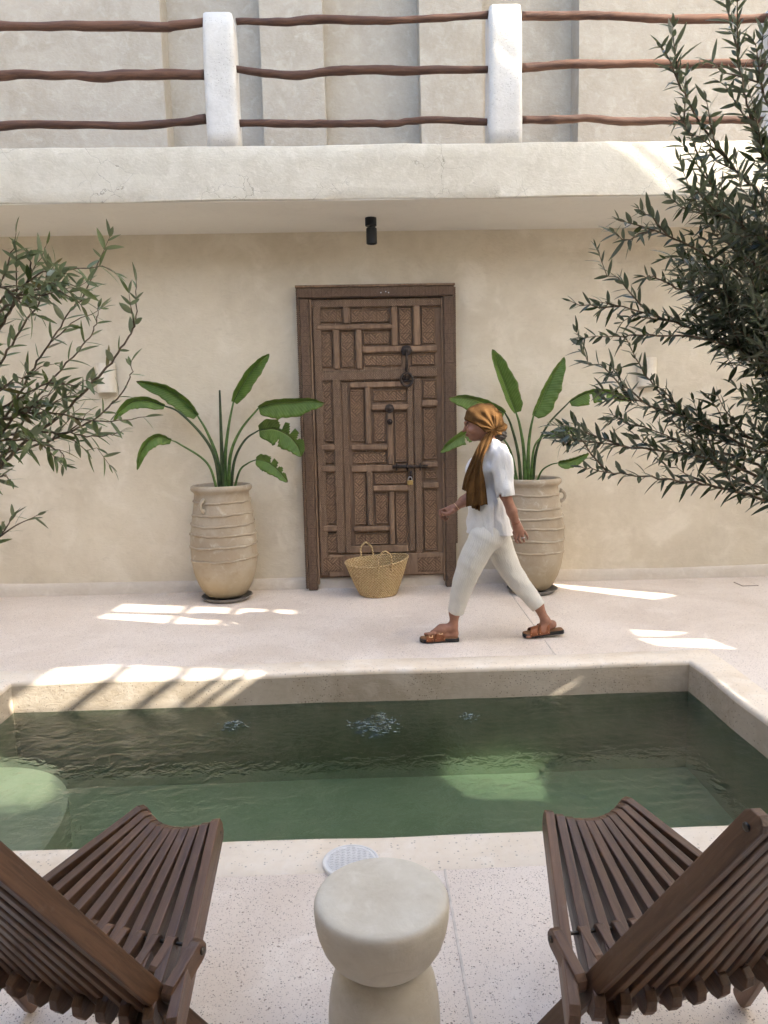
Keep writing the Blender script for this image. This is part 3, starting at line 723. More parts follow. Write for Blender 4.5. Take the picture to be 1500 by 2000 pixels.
rails = [
 [(-40, 54), (60, 53), (130, 50), (240, 50), (320, 52), (340, 48), (398, 42)], [(462, 44), (560, 42), (640, 38), (760, 40), (880, 33), (955, 30)], [(1020, 31), (1100, 30), (1200, 32), (1300, 37), (1400, 34), (1500, 32)],
 [(-40, 148), (40, 142), (130, 143), (200, 147), (290, 143), (398, 143)], [(462, 135), (520, 143), (580, 147), (650, 138), (700, 134), (800, 137), (955, 135)], [(1020, 131), (1100, 127), (1180, 126), (1300, 124), (1400, 125), (1500, 126)],
 [(-40, 248), (60, 244), (180, 244), (280, 245), (350, 240), (402, 234)], [(466, 241), (600, 239), (700, 240), (770, 243), (800, 239), (860, 235), (957, 239)], [(1020, 234), (1100, 234), (1150, 231), (1220, 236), (1330, 235), (1500, 236)]]
radii = [0.036, 0.030, 0.034, 0.038, 0.034, 0.035, 0.035, 0.029, 0.030]
for k, (pp, r) in enumerate(zip(rails, radii)):
    log_rail([ony(x, y, YR) for x, y in pp], r, 100+k*9)

# ---- ceiling spotlight
sp = onz(724, 424, ZS); spot = empty('ceiling_spotlight', tuple(sp)); tag(spot, 'small black cylinder spotlight fixed under the balcony above the door', 'spotlight')
v, f = lathe_data([(0.0, 0.0), (0.044, 0.0), (0.046, -0.004), (0.046, -0.066), (0.043, -0.07), (0.0, -0.07)], 32); make('mount', v, f, M['black'], spot, smooth=False)
v, f = lathe_data([(0.0, -0.07), (0.014, -0.07), (0.014, -0.088), (0.0, -0.088)], 16); make('joint', v, f, M['black'], spot)
v, f = lathe_data([(0.0, -0.084), (0.038, -0.084), (0.043, -0.090), (0.043, -0.205), (0.038, -0.208), (0.034, -0.19), (0.0, -0.185)], 32); make('lamp_head', v, f, M['black'], spot, (0.004, 0, 0))

# ---- wall sconces: half-round plaster shields, unlit
def sconce(x, z, label):
    s = empty('wall_sconce', (x, YW, z)); tag(s, label, 'sconce', 'plaster wall sconces')
    v = []; f = []; n = 16; r, t, h = 0.083, 0.012, 0.125
    for zz in (-h, h):
        for rr in (r, r-t):
            for k in range(n+1):
                a = math.pi+math.pi*k/n; v.append((rr*math.cos(a), rr*math.sin(a)*1.05-0.008, zz))
    m = n+1
    for k in range(n):
        f += [(k, k+1, 2*m+k+1, 2*m+k), (m+k+1, m+k, 3*m+k, 3*m+k+1), (k+1, k, m+k, m+k+1), (2*m+k, 2*m+k+1, 3*m+k+1, 3*m+k)]
    make('shade', v, f, M['sconce'], s)
    box('backplate', (-0.05, -0.012, -0.07), (0.05, 0.0, 0.07), M['sconce'], s, 0.003)
sconce(2.545, 1.875, 'half-round plaster wall sconce beside the dense dark olive tree')
sconce(-2.20, 1.915, 'half-round plaster wall sconce behind the sparse olive branches')

# ---- carved wooden door
YD = YW-0.115                                          # front of the frame
door = empty('carved_door', (0.15, YW, 0.0)); tag(door, 'tall old carved brown wooden door with knockers, bolt and small inner door', 'door')
def dz(u, v, Y=YD): return ony(560+u*0.32, 540+v*0.32, Y)
def drect(u0, v0, u1, v1, Y=YD):
    um, vm = (u0+u1)/2, (v0+v1)/2
    return dz(u0, vm, Y)[0], dz(u1, vm, Y)[0], dz(um, v1, Y)[2], dz(um, v0, Y)[2]
def dpart(name, x0, x1, z0, z1, y0, y1, m, bev, parent=door, chop=0.0):
    me = box_mesh(name, x1-x0, y1-y0, z1-z0, min(bev, 0.45*min(x1-x0, y1-y0, z1-z0)))
    o = link(name, me, m, parent); c = Vector(((x0+x1)/2, (y0+y1)/2, (z0+z1)/2)); o.location = c-Vector(door.location)
    return o
XL, XR, ZT = -0.525, 0.828, 2.640
# backing boards of the leaf
for k in range(5):
    a = -0.44+k*(1.20/5); dpart('board', a+0.001, a+1.20/5-0.001, 0.10, 2.55, YW-0.040, YW-0.005, M['plain_wood'], 0.002)
bars = [(342, 183, 385, 292), (638, 180, 676, 425), (773, 175, 815, 420), (180, 292, 650, 325), (283, 322, 322, 568), (420, 322, 458, 568), (458, 425, 920, 462),
 (290, 625, 345, 1690), (205, 1025, 310, 1062), (210, 1155, 318, 1193), (220, 1518, 325, 1558), (820, 755, 922, 793), (828, 1130, 925, 1165), (828, 1255, 928, 1292),
 (480, 675, 513, 1025), (515, 780, 742, 815), (615, 820, 650, 1150), (393, 1025, 618, 1060), (490, 1185, 525, 1522), (525, 1275, 750, 1310), (628, 1312, 658, 1640), (408, 1525, 632, 1557)]
for k, b in enumerate(bars):
    x0, x1, z0, z1 = drect(*b, Y=YW-0.07)
    dpart('rail' if (x1-x0) > (z1-z0) else 'stile', x0, x1, z0, z1, YW-0.078-0.001*(k % 4), YW-0.038, M['stile'] if k in (7, 18) else M['plain_wood'], 0.011)
wide = [('rail', (128, 133, 962, 184)), ('stile', (130, 186, 178, 1700)), ('stile', (921, 186, 966, 1700)), ('rail', (187, 570, 722, 636)), ('rail', (724, 550, 918, 612)),
        ('stile', (348, 648, 382, 1688)), ('stile', (742, 648, 776, 1676)), ('rail', (384, 642, 740, 676)), ('stile', (782, 622, 826, 1690)), ('rail', (393, 1152, 740, 1190)), ('rail', (384, 1642, 740, 1686)), ('rail', (190, 1694, 985, 1812))]
for k, (nm, b) in enumerate(wide):
    x0, x1, z0, z1 = drect(*b, Y=YW-0.07)
    if k in (1, 2): z0 = 0.13; (x0, x1) = (-0.395, -0.322) if k == 1 else (0.728, 0.795)
    if k == 11: x0, x1, z0, z1 = -0.315, 0.722, 0.115, z1
    dpart(nm, x0, x1, z0, z1, YW-0.071-0.0015*(k % 3), YW-0.038, M['stile'] if k in (0, 1, 2, 3, 4, 5, 6, 8) else M['plain_wood'], 0.006 if k != 3 else 0.012)
panels = [(184, 198, 338, 283), (390, 198, 628, 283), (682, 193, 766, 416), (820, 188, 908, 412), (193, 338, 280, 557), (328, 338, 416, 557), (464, 338, 632, 416), (468, 473, 706, 547), (760, 468, 908, 542),
 (206, 640, 286, 1010), (218, 1069, 303, 1141), (225, 1200, 316, 1512), (235, 1564, 323, 1688), (829, 626, 916, 746), (832, 800, 918, 1116), (840, 1184, 918, 1236), (836, 1299, 922, 1674),
 (386, 690, 476, 1011), (523, 690, 732, 762), (528, 828, 605, 1011), (658, 828, 736, 1136), (403, 1069, 612, 1141), (408, 1198, 488, 1516), (533, 1196, 738, 1268), (538, 1324, 622, 1511), (664, 1324, 738, 1636), (416, 1564, 626, 1638)]
for b in panels:
    x0, x1, z0, z1 = drect(*b, Y=YW-0.055)
    o = dpart('panel', x0+0.002, x1-0.002, z0+0.002, z1-0.002, YW-0.0515, YW-0.0385, M['panel'], 0.0)
    # raised lip round the panel
    w = 0.012; X0, X1, Z0, Z1 = (x0-x1)/2+0.003, (x1-x0)/2-0.003, (z0-z1)/2+0.003, (z1-z0)/2-0.003
    ya, yb = -0.0165, -0.002
    ou = [(X0, Z0), (X1, Z0), (X1, Z1), (X0, Z1)]; inn = [(X0+w, Z0+w), (X1-w, Z0+w), (X1-w, Z1-w), (X0+w, Z1-w)]; md = [((p[0]+q[0])/2, (p[1]+q[1])/2) for p, q in zip(ou, inn)]
    v = [(x, yb, z) for x, z in ou]+[(x, ya, z) for x, z in md]+[(x, yb, z) for x, z in inn]
    f = [(i+4*r, (i+1) % 4+4*r, (i+1) % 4+4*(r+1), i+4*(r+1)) for r in (0, 1) for i in range(4)]
    make('moulding', v, f, M['plain_wood'], o, None)
for b in ((228, 1712, 342, 1802), (800, 1710, 940, 1800)):
    x0, x1, z0, z1 = drect(*b, Y=YW-0.07); dpart('carved_plate', x0, x1, max(z0, 0.128), z1, YW-0.080, YW-0.07, M['panel'], 0.004)
# frame
dpart('jamb', XL+0.022, XL+0.105, 0.0, ZT-0.098, YD+0.004, YW, M['casing'], 0.008)
dpart('jamb', XR-0.098, XR-0.004, 0.0, ZT-0.094, YD+0.002, YW, M['casing'], 0.008)
dpart('lintel', XL+0.004, XR-0.006, ZT-0.092, ZT-0.004, YD, YW, M['casing'], 0.010)
dpart('bead', XL+0.107, XL+0.122, 0.05, ZT-0.10, YD+0.02, YW-0.03, M['plain_wood'], 0.004)
dpart('bead', XR-0.115, XR-0.100, 0.05, ZT-0.10, YD+0.02, YW-0.03, M['plain_wood'], 0.004)
dpart('top_cap', XL-0.008, XR+0.004, ZT-0.006, ZT+0.012, YD-0.012, YW, M['plain_wood'], 0.004)
def rope(P0, P1, r):
    P0 = np.array(P0); P1 = np.array(P1); L = np.linalg.norm(P1-P0); n = int(L/0.008); parts = []
    t = (P1-P0)/L; a = np.array([0, 1.0, 0]); b = np.cross(t, a)
    for ph in (0, math.pi):
        pts = []
        for k in range(n+1):
            s = k/n; an = s*L/0.032*2*math.pi+ph; pts.append(P0+t*L*s+(a*math.cos(an)+b*math.sin(an))*r*0.62)
        parts.append(tube_data(pts, r*0.68, 6))
    return merge(parts)
dl = np.array(door.location)
v, f = rope((XL+0.010, YD+0.012, 0.02), (XL+0.010, YD+0.012, ZT-0.02), 0.0115); make('rope_moulding', np.array(v)-dl, f, M['casing'], door, smooth=True)
v, f = rope((XR+0.001, YD+0.016, 0.40), (XR+0.001, YD+0.016, ZT-0.02), 0.0095); make('rope_moulding', np.array(v)-dl, f, M['casing'], door, smooth=True)
# ironwork
def boss(u, v_, r, y, name='knocker_boss'):
    p = dz(u, v_, y); vv, ff = lathe_data([(r, 0), (r, 0.006), (r*0.8, 0.010), (r*0.72, 0.007), (r*0.45, 0.016), (r*0.2, 0.024), (0, 0.025)], 24, lambda a, z: 0.05*math.cos(a*8) if z < 0.008 else 0)
    vv = [(a, -c, b) for a, b, c in vv]; o = make(name, vv, [q[::-1] for q in ff], M['iron'], door, tuple(p-dl), True); return o, p
o1, p1 = boss(730, 452, 0.047, YW-0.079)
tube('strap', [(0, -0.026, 0), (0, -0.030, -0.06), (0, -0.024, -0.13), (0, -0.022, -0.19)], [0.012, 0.010, 0.013, 0.011], M['iron'], o1, 8)
ring = [(0.050*math.sin(a), -0.026, -0.250+0.056*math.cos(a)) for a in np.linspace(0, 2*math.pi, 25)]
tube('ring', ring, 0.011, M['iron'], o1, 8)
tube('ring_bar', [(-0.045, -0.026, -0.262), (0.045, -0.026, -0.262)], 0.008, M['iron'], o1, 6)
for q in ((-.03, -.225), (0, -.22), (.03, -.225)): tube('ring_spoke', [(q[0]*0.2, -0.024, -0.255), (q[0], -0.024, q[1])], 0.005, M['iron'], o1, 6)
o2, p2 = boss(627, 806, 0.040, YW-0.079); boss(629, 887, 0.026, YW-0.079)
a = dz(645, 1163, YW-0.09)-dl; b = dz(860, 1160, YW-0.09)-dl
tube('bolt', [a, (a+b)/2+np.array([0, 0, 0.004]), b], [0.016, 0.013, 0.015], M['iron'], door, 10)
for s in (0.12, 0.42, 0.8): tube('bolt_staple', [a+(b-a)*s+np.array([0, 0.015, -0.028]), a+(b-a)*s+np.array([0, -0.02, 0]), a+(b-a)*s+np.array([0, 0.015, 0.028])], 0.007, M['iron'], door, 6)
h0 = dz(760, 1185, YW-0.085)-dl; h1 = dz(757, 1245, YW-0.085)-dl
tube('hasp', [h0, (h0+h1)/2, h1], [0.010, 0.011, 0.009], M['iron'], door, 8)
pl_ = dz(753, 1258, YW-0.10)-dl
pk = link('padlock', box_mesh('padlock', 0.050, 0.020, 0.040, 0.005, 2), M['brass'], door, tuple(pl_))
tube('shackle', [(-0.017, 0, 0.015), (-0.017, 0, 0.034), (-0.011, 0, 0.047), (0, 0, 0.051), (0.011, 0, 0.047), (0.017, 0, 0.034), (0.017, 0, 0.015)], 0.0042, M['steel'], pk, 8)
for u, v_ in ((575, 98), (604, 92), (622, 98)):
    p = dz(u, v_, YD)-dl; vv, ff = lathe_data([(0.006, 0), (0.005, 0.002), (0, 0.003)], 8); make('nail', [(a_, -c_, b_) for a_, b_, c_ in vv], [q[::-1] for q in ff], M['steel'], door, tuple(p))

# ---- clay jars with saucers
def jar(x, y, label, lug_angle, seed):
    j = empty('clay_jar', (x, y, 0.032)); tag(j, label, 'jar', 'clay jars flanking the door')
    prof = [(0.0, 0.0), (0.150, 0.0), (0.168, 0.010), (0.200, 0.05), (0.236, 0.12), (0.262, 0.20), (0.278, 0.29), (0.284, 0.38), (0.282, 0.47), (0.274, 0.56), (0.262, 0.65), (0.250, 0.73), (0.238, 0.80), (0.230, 0.855), (0.226, 0.885), (0.234, 0.90), (0.250, 0.912), (0.256, 0.928), (0.252, 0.948), (0.238, 0.958), (0.222, 0.954), (0.212, 0.93), (0.206, 0.89), (0.0, 0.885)]
    pr = []
    for (r0, z0), (r1, z1) in zip(prof[:-1], prof[1:]):
        m = max(1, int(abs(z1-z0)/0.03))
        for k in range(m): t = k/m; pr.append((r0+(r1-r0)*t, z0+(z1-z0)*t))
    pr.append(prof[-1])
    wob = lambda a, z: 0.010*math.sin(a*2+seed+z*4)+0.006*math.sin(a*3+z*9+seed*2)+0.004*math.sin(a*5-z*17)
    v, f = lathe_data(pr, 72, wob); make('body', v, f, M['clay'], j, smooth=True)
    def rad(z):
        for (r0, z0), (r1, z1) in zip(prof[:-1], prof[1:]):
            if z0 <= z <= z1: return r0+(r1-r0)*(z-z0)/(z1-z0+1e-9)
    rr = random.Random(seed)
    for z in (0.335, 0.445, 0.545, 0.635, 0.715, 0.825):
        pts = []; ph = rr.random()*6.28; tl = 0.012*rr.uniform(0.4, 1.0)
        for k in range(73):
            a_ = 2*math.pi*k/72; zz = z+tl*math.sin(a_+ph)+0.003*math.sin(a_*4+ph*3)+0.0015*math.sin(a_*13+ph)
            q = rad(zz)*(1+wob(a_, zz))+0.001; pts.append((q*math.cos(a_), q*math.sin(a_), zz))
        vv, ff = tube_data(pts, 0.0095+0.0015*np.sin(np.arange(73)*0.9+ph), 8); make('band', vv, ff, M['clay'], j, smooth=True)
    for la in (lug_angle, lug_angle+math.pi):
        pts = []
        for k in range(9):
            t = math.pi*k/8; ro = rad(0.80)+0.005+0.045*math.sin(t); pts.append((ro*math.cos(la), ro*math.sin(la), 0.80-0.045*math.cos(t)*-1))
        tube('lug', pts, [0.020, 0.017, 0.014, 0.013, 0.013, 0.013, 0.014, 0.017, 0.020], M['clay'], j, 10)
    v, f = lathe_data([(0.212, 0.893), (0.16, 0.899), (0.08, 0.894), (0.0, 0.90)], 32, lambda a, z: 0.0); make('soil', v, f, M['soil'], j, smooth=True)
    s = empty('jar_saucer', (x+0.01, y-0.02, 0.0)); tag(s, 'grey clay saucer under the jar '+('left of the door' if x < 0 else 'behind the walking woman'), 'saucer', 'jar saucers')
    sv, sf = lathe_data([(0.0, 0.002), (0.165, 0.002), (0.172, 0.004), (0.208, 0.034), (0.214, 0.038), (0.218, 0.036), (0.180, 0.0), (0.0, 0.0)][::-1], 56); make('dish', sv, sf, M['saucer'], s, smooth=True)
    return j
JL = (-1.200, 6.33); JR = (1.440, 6.29)
jar(*JL, 'ribbed clay jar left of the carved door, plant growing in it', R(243), 3)
jar(*JR, 'ribbed clay jar right of the carved door, partly hidden by the woman', R(-8), 5)

# ---- bird of paradise plants
def smoothcurve(pts, n): return catmull(pts, n)
def paradise(root_xy, leaves, label, seed):
    bx, by = root_xy; base = Vector((bx, by, 0.93)); pr = empty('bird_of_paradise_plant', base)
    tag(pr, label, 'plant', 'potted plants by the door'); rs = random.Random(seed)
    for L in leaves:
        st = L['stalk']; dy0, dy1 = L.get('dy', (0.0, 0.0)); n = len(st)
        P = [ony(x, y, by+dy0*(i/(n-1))) for i, (x, y) in enumerate(st)]
        P[0][2] = 0.915
        C = smoothcurve(P, 8); m = len(C); r0 = L.get('r', 0.016)
        rad = np.linspace(r0*1.25, r0*0.5, m)
        tube('stalk', C-np.array(base), rad, M[L.get('sm', 'stalk')], pr, 8)
        if 'blade' not in L: continue
        bl = L['blade']; nb = len(bl); B = [ony(x, y, by+dy0+(dy1-dy0)*(i/(nb-1))) for i, (x, y) in enumerate(bl)]
        B = smoothcurve(B, 12); T = np.gradient(B, axis=0); T /= np.linalg.norm(T, axis=1)[:, None]
        m = len(B); wu, wl = (1.38*q_ for q_ in L['w']); au, al = (0.85*q_ for q_ in L.get('fold', (35, 35))); tears = L.get('tear', [])
        K = 5; v = []; uv = []; f = []
        nrm = np.cross(T, np.array([0, -1.0, 0])); nrm /= np.linalg.norm(nrm, axis=1)[:, None]   # in-plane perpendicular
        sgn = 1 if L.get('up', 1) > 0 else -1; nrm = nrm*sgn
        tt = np.linspace(0, 1, m)
        prof = np.clip(np.sin(np.pi*np.clip(tt*0.97+0.03, 0, 1)**0.72), 0, 1)**0.62
        for i in range(m):
            for side, w, ang in ((1, wu, au), (-1, wl, al)):
                for k in range(K+1):
                    s = k/K; a = R(ang)
                    e = 1.0+0.05*math.sin(tt[i]*19+side*2+seed)+0.03*math.sin(tt[i]*43+seed*1.7)
                    off = nrm[i]*side*math.cos(a)+np.array([0, -1.0 if L.get('cup', 1) > 0 else 1.0, 0])*math.sin(a)
                    curl = np.array([0, 0, -1.0])*L.get('droop', 0.12)*(s*s)*w
                    rip = 0.0035*math.sin(tt[i]*55+side)*s
                    v.append(B[i]+off*w*prof[i]*e*s+curl*prof[i]+np.array([0, rip, rip*0.4])); uv.append((0.5+0.5*side*s, tt[i]))
        row = 2*(K+1)
        for i in range(m-1):
            for sd in (0, 1):
                for k in range(K):
                    torn = False
                    for (tp, side, depth) in tears:
                        if (side > 0) == (sd == 0) and k >= depth and abs(tt[i]+0.03*k/K-tp) < 0.012+0.010*(k-depth): torn = True
                    if torn: continue
                    a_ = i*row+sd*(K+1)+k; q = (a_, a_+1, a_+row+1, a_+row); f.append(q if (sd == 0) == (sgn > 0) else q[::-1])
        me = mesh('leaf', np.array(v)-np.array(base), f)
        ul = me.uv_layers.new(name='UVMap')
        for lp in me.loops: ul.data[lp.index].uv = uv[lp.vertex_index]
        lo = link('leaf', me, M['palm'], pr, None, True)
        md = lo.modifiers.new('thick', 'SOLIDIFY'); md.thickness = 0.0012
        tube('midrib', (B-np.array(base))+np.array([0, 0.002 if L.get('cup', 1) > 0 else -0.002, 0]), np.linspace(r0*0.45, 0.0012, m), M[L.get('sm', 'stalk')], lo, 6)
leftp = [
 dict(stalk=[(425, 950), (405, 905), (352, 868), (335, 860)], blade=[(335, 860), (312, 853), (292, 862), (276, 885), (268, 918)], w=(0.035, 0.05), fold=(60, 30), dy=(-0.10, -0.22), r=0.010, up=1),
 dict(stalk=[(430, 950), (420, 895), (395, 850), (350, 805), (322, 793)], blade=[(322, 793), (290, 783), (262, 784), (240, 798), (222, 822)], w=(0.04, 0.05), fold=(55, 40), dy=(-0.02, -0.12), r=0.014, sm='stalk_dark'),
 dict(stalk=[(432, 950), (424, 895), (405, 845), (386, 812)], blade=[(386, 812), (365, 788), (335, 765), (300, 752), (266, 745)], w=(0.055, 0.075), fold=(62, 45), dy=(0.08, 0.12), r=0.015, up=1),
 dict(stalk=[(436, 950), (433, 880), (431, 820), (429, 762)], dy=(0.0, 0), r=0.016, sm='stalk_dark'),
 dict(stalk=[(440, 950), (440, 890), (447, 830), (456, 785)], blade=[(456, 785), (472, 755), (492, 725), (510, 705), (526, 691)], w=(0.065, 0.045), fold=(35, 62), dy=(0.05, 0.05), r=0.015),
 dict(stalk=[(446, 950), (450, 890), (470, 840), (505, 797)], blade=[(505, 797), (535, 788), (570, 786), (605, 783), (634, 788)], w=(0.085, 0.045), fold=(15, 60), dy=(-0.12, -0.2), r=0.014, tear=[]),
 dict(stalk=[(450, 950), (458, 900), (478, 860), (506, 840)], blade=[(506, 840), (535, 838), (562, 850), (580, 870), (588, 892)], w=(0.085, 0.085), fold=(12, 35), dy=(-0.05, -0.15), r=0.012, tear=[(0.35, -1, 1), (0.5, -1, 1), (0.66, -1, 2), (0.4, 1, 3)], sm='stalk_dark'),
 dict(stalk=[(455, 950), (468, 920), (484, 905), (500, 898)], blade=[(500, 898), (520, 902), (540, 916), (562, 942)], w=(0.055, 0.055), fold=(20, 30), dy=(-0.12, -0.22), r=0.009, tear=[(0.45, -1, 1), (0.65, -1, 1), (0.8, -1, 2)]),
]
rightp = [
 dict(stalk=[(1018, 935), (1012, 885), (998, 830), (986, 806)], blade=[(986, 806), (965, 795), (935, 783), (905, 776), (876, 778)], w=(0.085, 0.035), fold=(15, 55), dy=(-0.10, -0.15), r=0.013, sm='stalk_dark', tear=[(0.15, 1, 1), (0.3, 1, 3)], up=-1),
 dict(stalk=[(1012, 935), (1000, 890), (985, 860), (960, 846)], blade=[(960, 846), (930, 842), (905, 850), (880, 866), (860, 884)], w=(0.055, 0.045), fold=(25, 45), dy=(0.05, -0.05), r=0.010, up=-1, tear=[(0.5, 1, 2)]),
 dict(stalk=[(1026, 935), (1023, 880), (1015, 830), (1008, 806)], blade=[(1008, 806), (995, 775), (982, 740), (968, 705), (961, 682)], w=(0.05, 0.075), fold=(60, 15), dy=(0.0, 0.0), r=0.015, up=-1),
 dict(stalk=[(1032, 935), (1032, 880), (1036, 840), (1042, 812)], blade=[(1042, 812), (1055, 785), (1070, 752), (1086, 722), (1102, 697)], w=(0.085, 0.035), fold=(25, 50), dy=(-0.06, -0.06), r=0.015),
 dict(stalk=[(1040, 935), (1048, 880), (1070, 830), (1112, 785)], blade=[(1112, 785), (1140, 770), (1170, 764), (1200, 768), (1232, 782)], w=(0.065, 0.03), fold=(20, 60), dy=(-0.05, -0.1), r=0.012, sm='stalk_dark', tear=[(0.35, 1, 1), (0.6, 1, 1), (0.75, 1, 2)]),
 dict(stalk=[(1036, 935), (1042, 880), (1056, 855), (1072, 848)], blade=[(1072, 848), (1090, 842), (1110, 838), (1132, 842)], w=(0.04, 0.03), fold=(30, 50), dy=(-0.14, -0.2), r=0.010, tear=[(0.5, 1, 2)]),
 dict(stalk=[(1045, 935), (1058, 920), (1075, 908), (1090, 904)], blade=[(1090, 904), (1110, 902), (1130, 895), (1150, 885)], w=(0.04, 0.03), fold=(30, 50), dy=(-0.10, -0.15), r=0.008),
 dict(stalk=[(1010, 935), (1002, 925), (992, 917), (984, 912)], dy=(0.0, 0), r=0.008),
]
paradise(JL, leftp, 'bird of paradise plant in the jar left of the door', 1)
paradise(JR, rightp, 'bird of paradise plant in the jar behind the woman', 2)

# ---- straw basket
def basket():
    bx, by = 0.112, 6.30; o = empty('straw_basket', (bx, by, 0.0)); tag(o, 'woven palm straw shopping basket with two handles before the carved door', 'basket')
    n = 110; rows = 15; sub = 4; H0 = 0.30; v = []; f = []; tot = rows*sub+1
    def shell(off, top_fold=True):
        vv = []
        for i in range(tot):
            t = i/(tot-1); ridge = 0.0045*abs(math.sin(math.pi*t*rows))
            for k in range(n):
                a_ = 2*math.pi*k/n; ca, sa = math.cos(a_), math.sin(a_)
                rx = 0.155+0.115*t**0.85; ry = 0.135+0.055*t
                ztop = H0+0.022*ca+0.008*math.cos(2*a_)+0.014*sa
                z = 0.004+t*ztop
                rx *= 1+0.02*math.sin(a_*3+1); r_ = 1+0
                x = (rx+ridge-off)*ca-0.010*t; y = (ry+ridge-off)*sa-0.02*t*(1 if sa < 0 else 0.5)
                vv.append((x, y, z))
        return vv
    A = shell(0.0); B = shell(0.012); v = A+B; m = len(A)
    for i in range(tot-1):
        for k in range(n):
            k2 = (k+1) % n; f.append((i*n+k, i*n+k2, (i+1)*n+k2, (i+1)*n+k)); f.append((m+i*n+k2, m+i*n+k, m+(i+1)*n+k, m+(i+1)*n+k2))
    for k in range(n):
        k2 = (k+1) % n; f.append(((tot-1)*n+k, (tot-1)*n+k2, m+(tot-1)*n+k2, m+(tot-1)*n+k))
    f.append(tuple(range(n-1, -1, -1))); f.append(tuple(m+n+k for k in range(n)))
    make('body', v, f, M['straw'], o, smooth=True)
    rim = [np.array(A[(tot-1)*n+k])*[1, 1, 1]+[0, 0, 0.002] for k in list(range(n))+[0]]
    tube('rim', rim, 0.0085, M['straw'], o, 8)
    def handle(cx, side, lean):
        i0 = min(range(n), key=lambda k: abs(A[(tot-1)*n+k][0]-(cx-0.055))+(0 if A[(tot-1)*n+k][1]*side > 0 else 9)); i1 = min(range(n), key=lambda k: abs(A[(tot-1)*n+k][0]-(cx+0.055))+(0 if A[(tot-1)*n+k][1]*side > 0 else 9))
        p = np.array(A[(tot-1)*n+i0]); q = np.array(A[(tot-1)*n+i1]); mid = (p+q)/2
        up = np.array([lean, 0.01*side, 0.125])
        pts = catmull([p-[0, 0, 0.05], p+[0, 0, 0.01], p*0.9+mid*0.1+up*0.65, mid*0.75+p*0.25+up*0.98, mid*0.75+q*0.25+up*0.98, q*0.9+mid*0.1+up*0.65, q+[0, 0, 0.01], q-[0, 0, 0.05]], 5)
        hd = tube('handle', pts, 0.0085, M['straw'], o, 8)
        for e in (p, q):
            for dzz in (-0.012, 0.002): tube('lashing', [e+[-0.016, side*0.004, dzz], e+[0, side*0.014, dzz+0.006], e+[0.016, side*0.004, dzz+0.002]], 0.004, M['straw'], hd, 6)
    handle(-0.085, 1, -0.012); handle(0.055, -1, 0.0)
basket()

# ---- stool table
tb = empty('stool_table', (0.020, 1.570, 0.0)); tag(tb, 'round hourglass side table of pale smooth plaster between the two chairs', 'side table')
wobt = lambda a, z: 0.006*math.sin(a*2+1)+0.004*math.sin(a*3+z*8)
v, f = lathe_data([(0.0, 0.290), (0.075, 0.290), (0.090, 0.294), (0.106, 0.304), (0.124, 0.322), (0.138, 0.346), (0.147, 0.374), (0.152, 0.402), (0.1535, 0.426), (0.1525, 0.438), (0.149, 0.4455), (0.143, 0.4495), (0.130, 0.4515), (0.06, 0.452), (0.0, 0.452)], 80, wobt); make('bowl_top', v, f, M['stool'], tb, smooth=True)
v, f = lathe_data([(0.0, 0.0), (0.120, 0.0), (0.125, 0.006), (0.128, 0.05), (0.130, 0.11), (0.129, 0.16), (0.1255, 0.20), (0.119, 0.238), (0.108, 0.266), (0.097, 0.282), (0.088, 0.292), (0.06, 0.296), (0.0, 0.296)], 80, wobt); make('base', v, f, M['stool'], tb, smooth=True)

# ---- drain cover on the coping
dr = empty('skimmer_cover', (-0.072, 2.392, 0.0)); tag(dr, 'round white plastic drain cover at the pool edge behind the side table', 'drain cover')
rc = 0.098
v, f = lathe_data([(rc, 0.0), (rc, 0.013), (rc-0.003, 0.0155), (rc-0.008, 0.0155), (rc-0.010, 0.0135), (0.0, 0.0135)], 64); make('disc', v, f, M['plastic'], dr)
bars_v = []
for k in range(-8, 9):
    y = k*0.0098; hw = math.sqrt(max(0, (rc-0.018)**2-y*y))
    nseg = max(2, int(hw*2/0.006)); pts = [(-hw+2*hw*i/nseg, y+0.0022*math.sin((-hw+2*hw*i/nseg)*330), 0.0140) for i in range(nseg+1)]
    vv, ff = tube_data(pts, 0.0021, 4); make('ridge', vv, ff, M['plastic'], dr)
tag(box('floor_hatch', (3.285, 6.235, 0.0005), (3.43, 6.39, 0.005), M['hatch'], None, 0.001), 'small square hatch rim set in the floor near the wall', 'hatch')
tag(box('floor_hatch_lid', (3.291, 6.241, 0.001), (3.424, 6.384, 0.0065), M['floor'], None, 0.001), kind='structure')

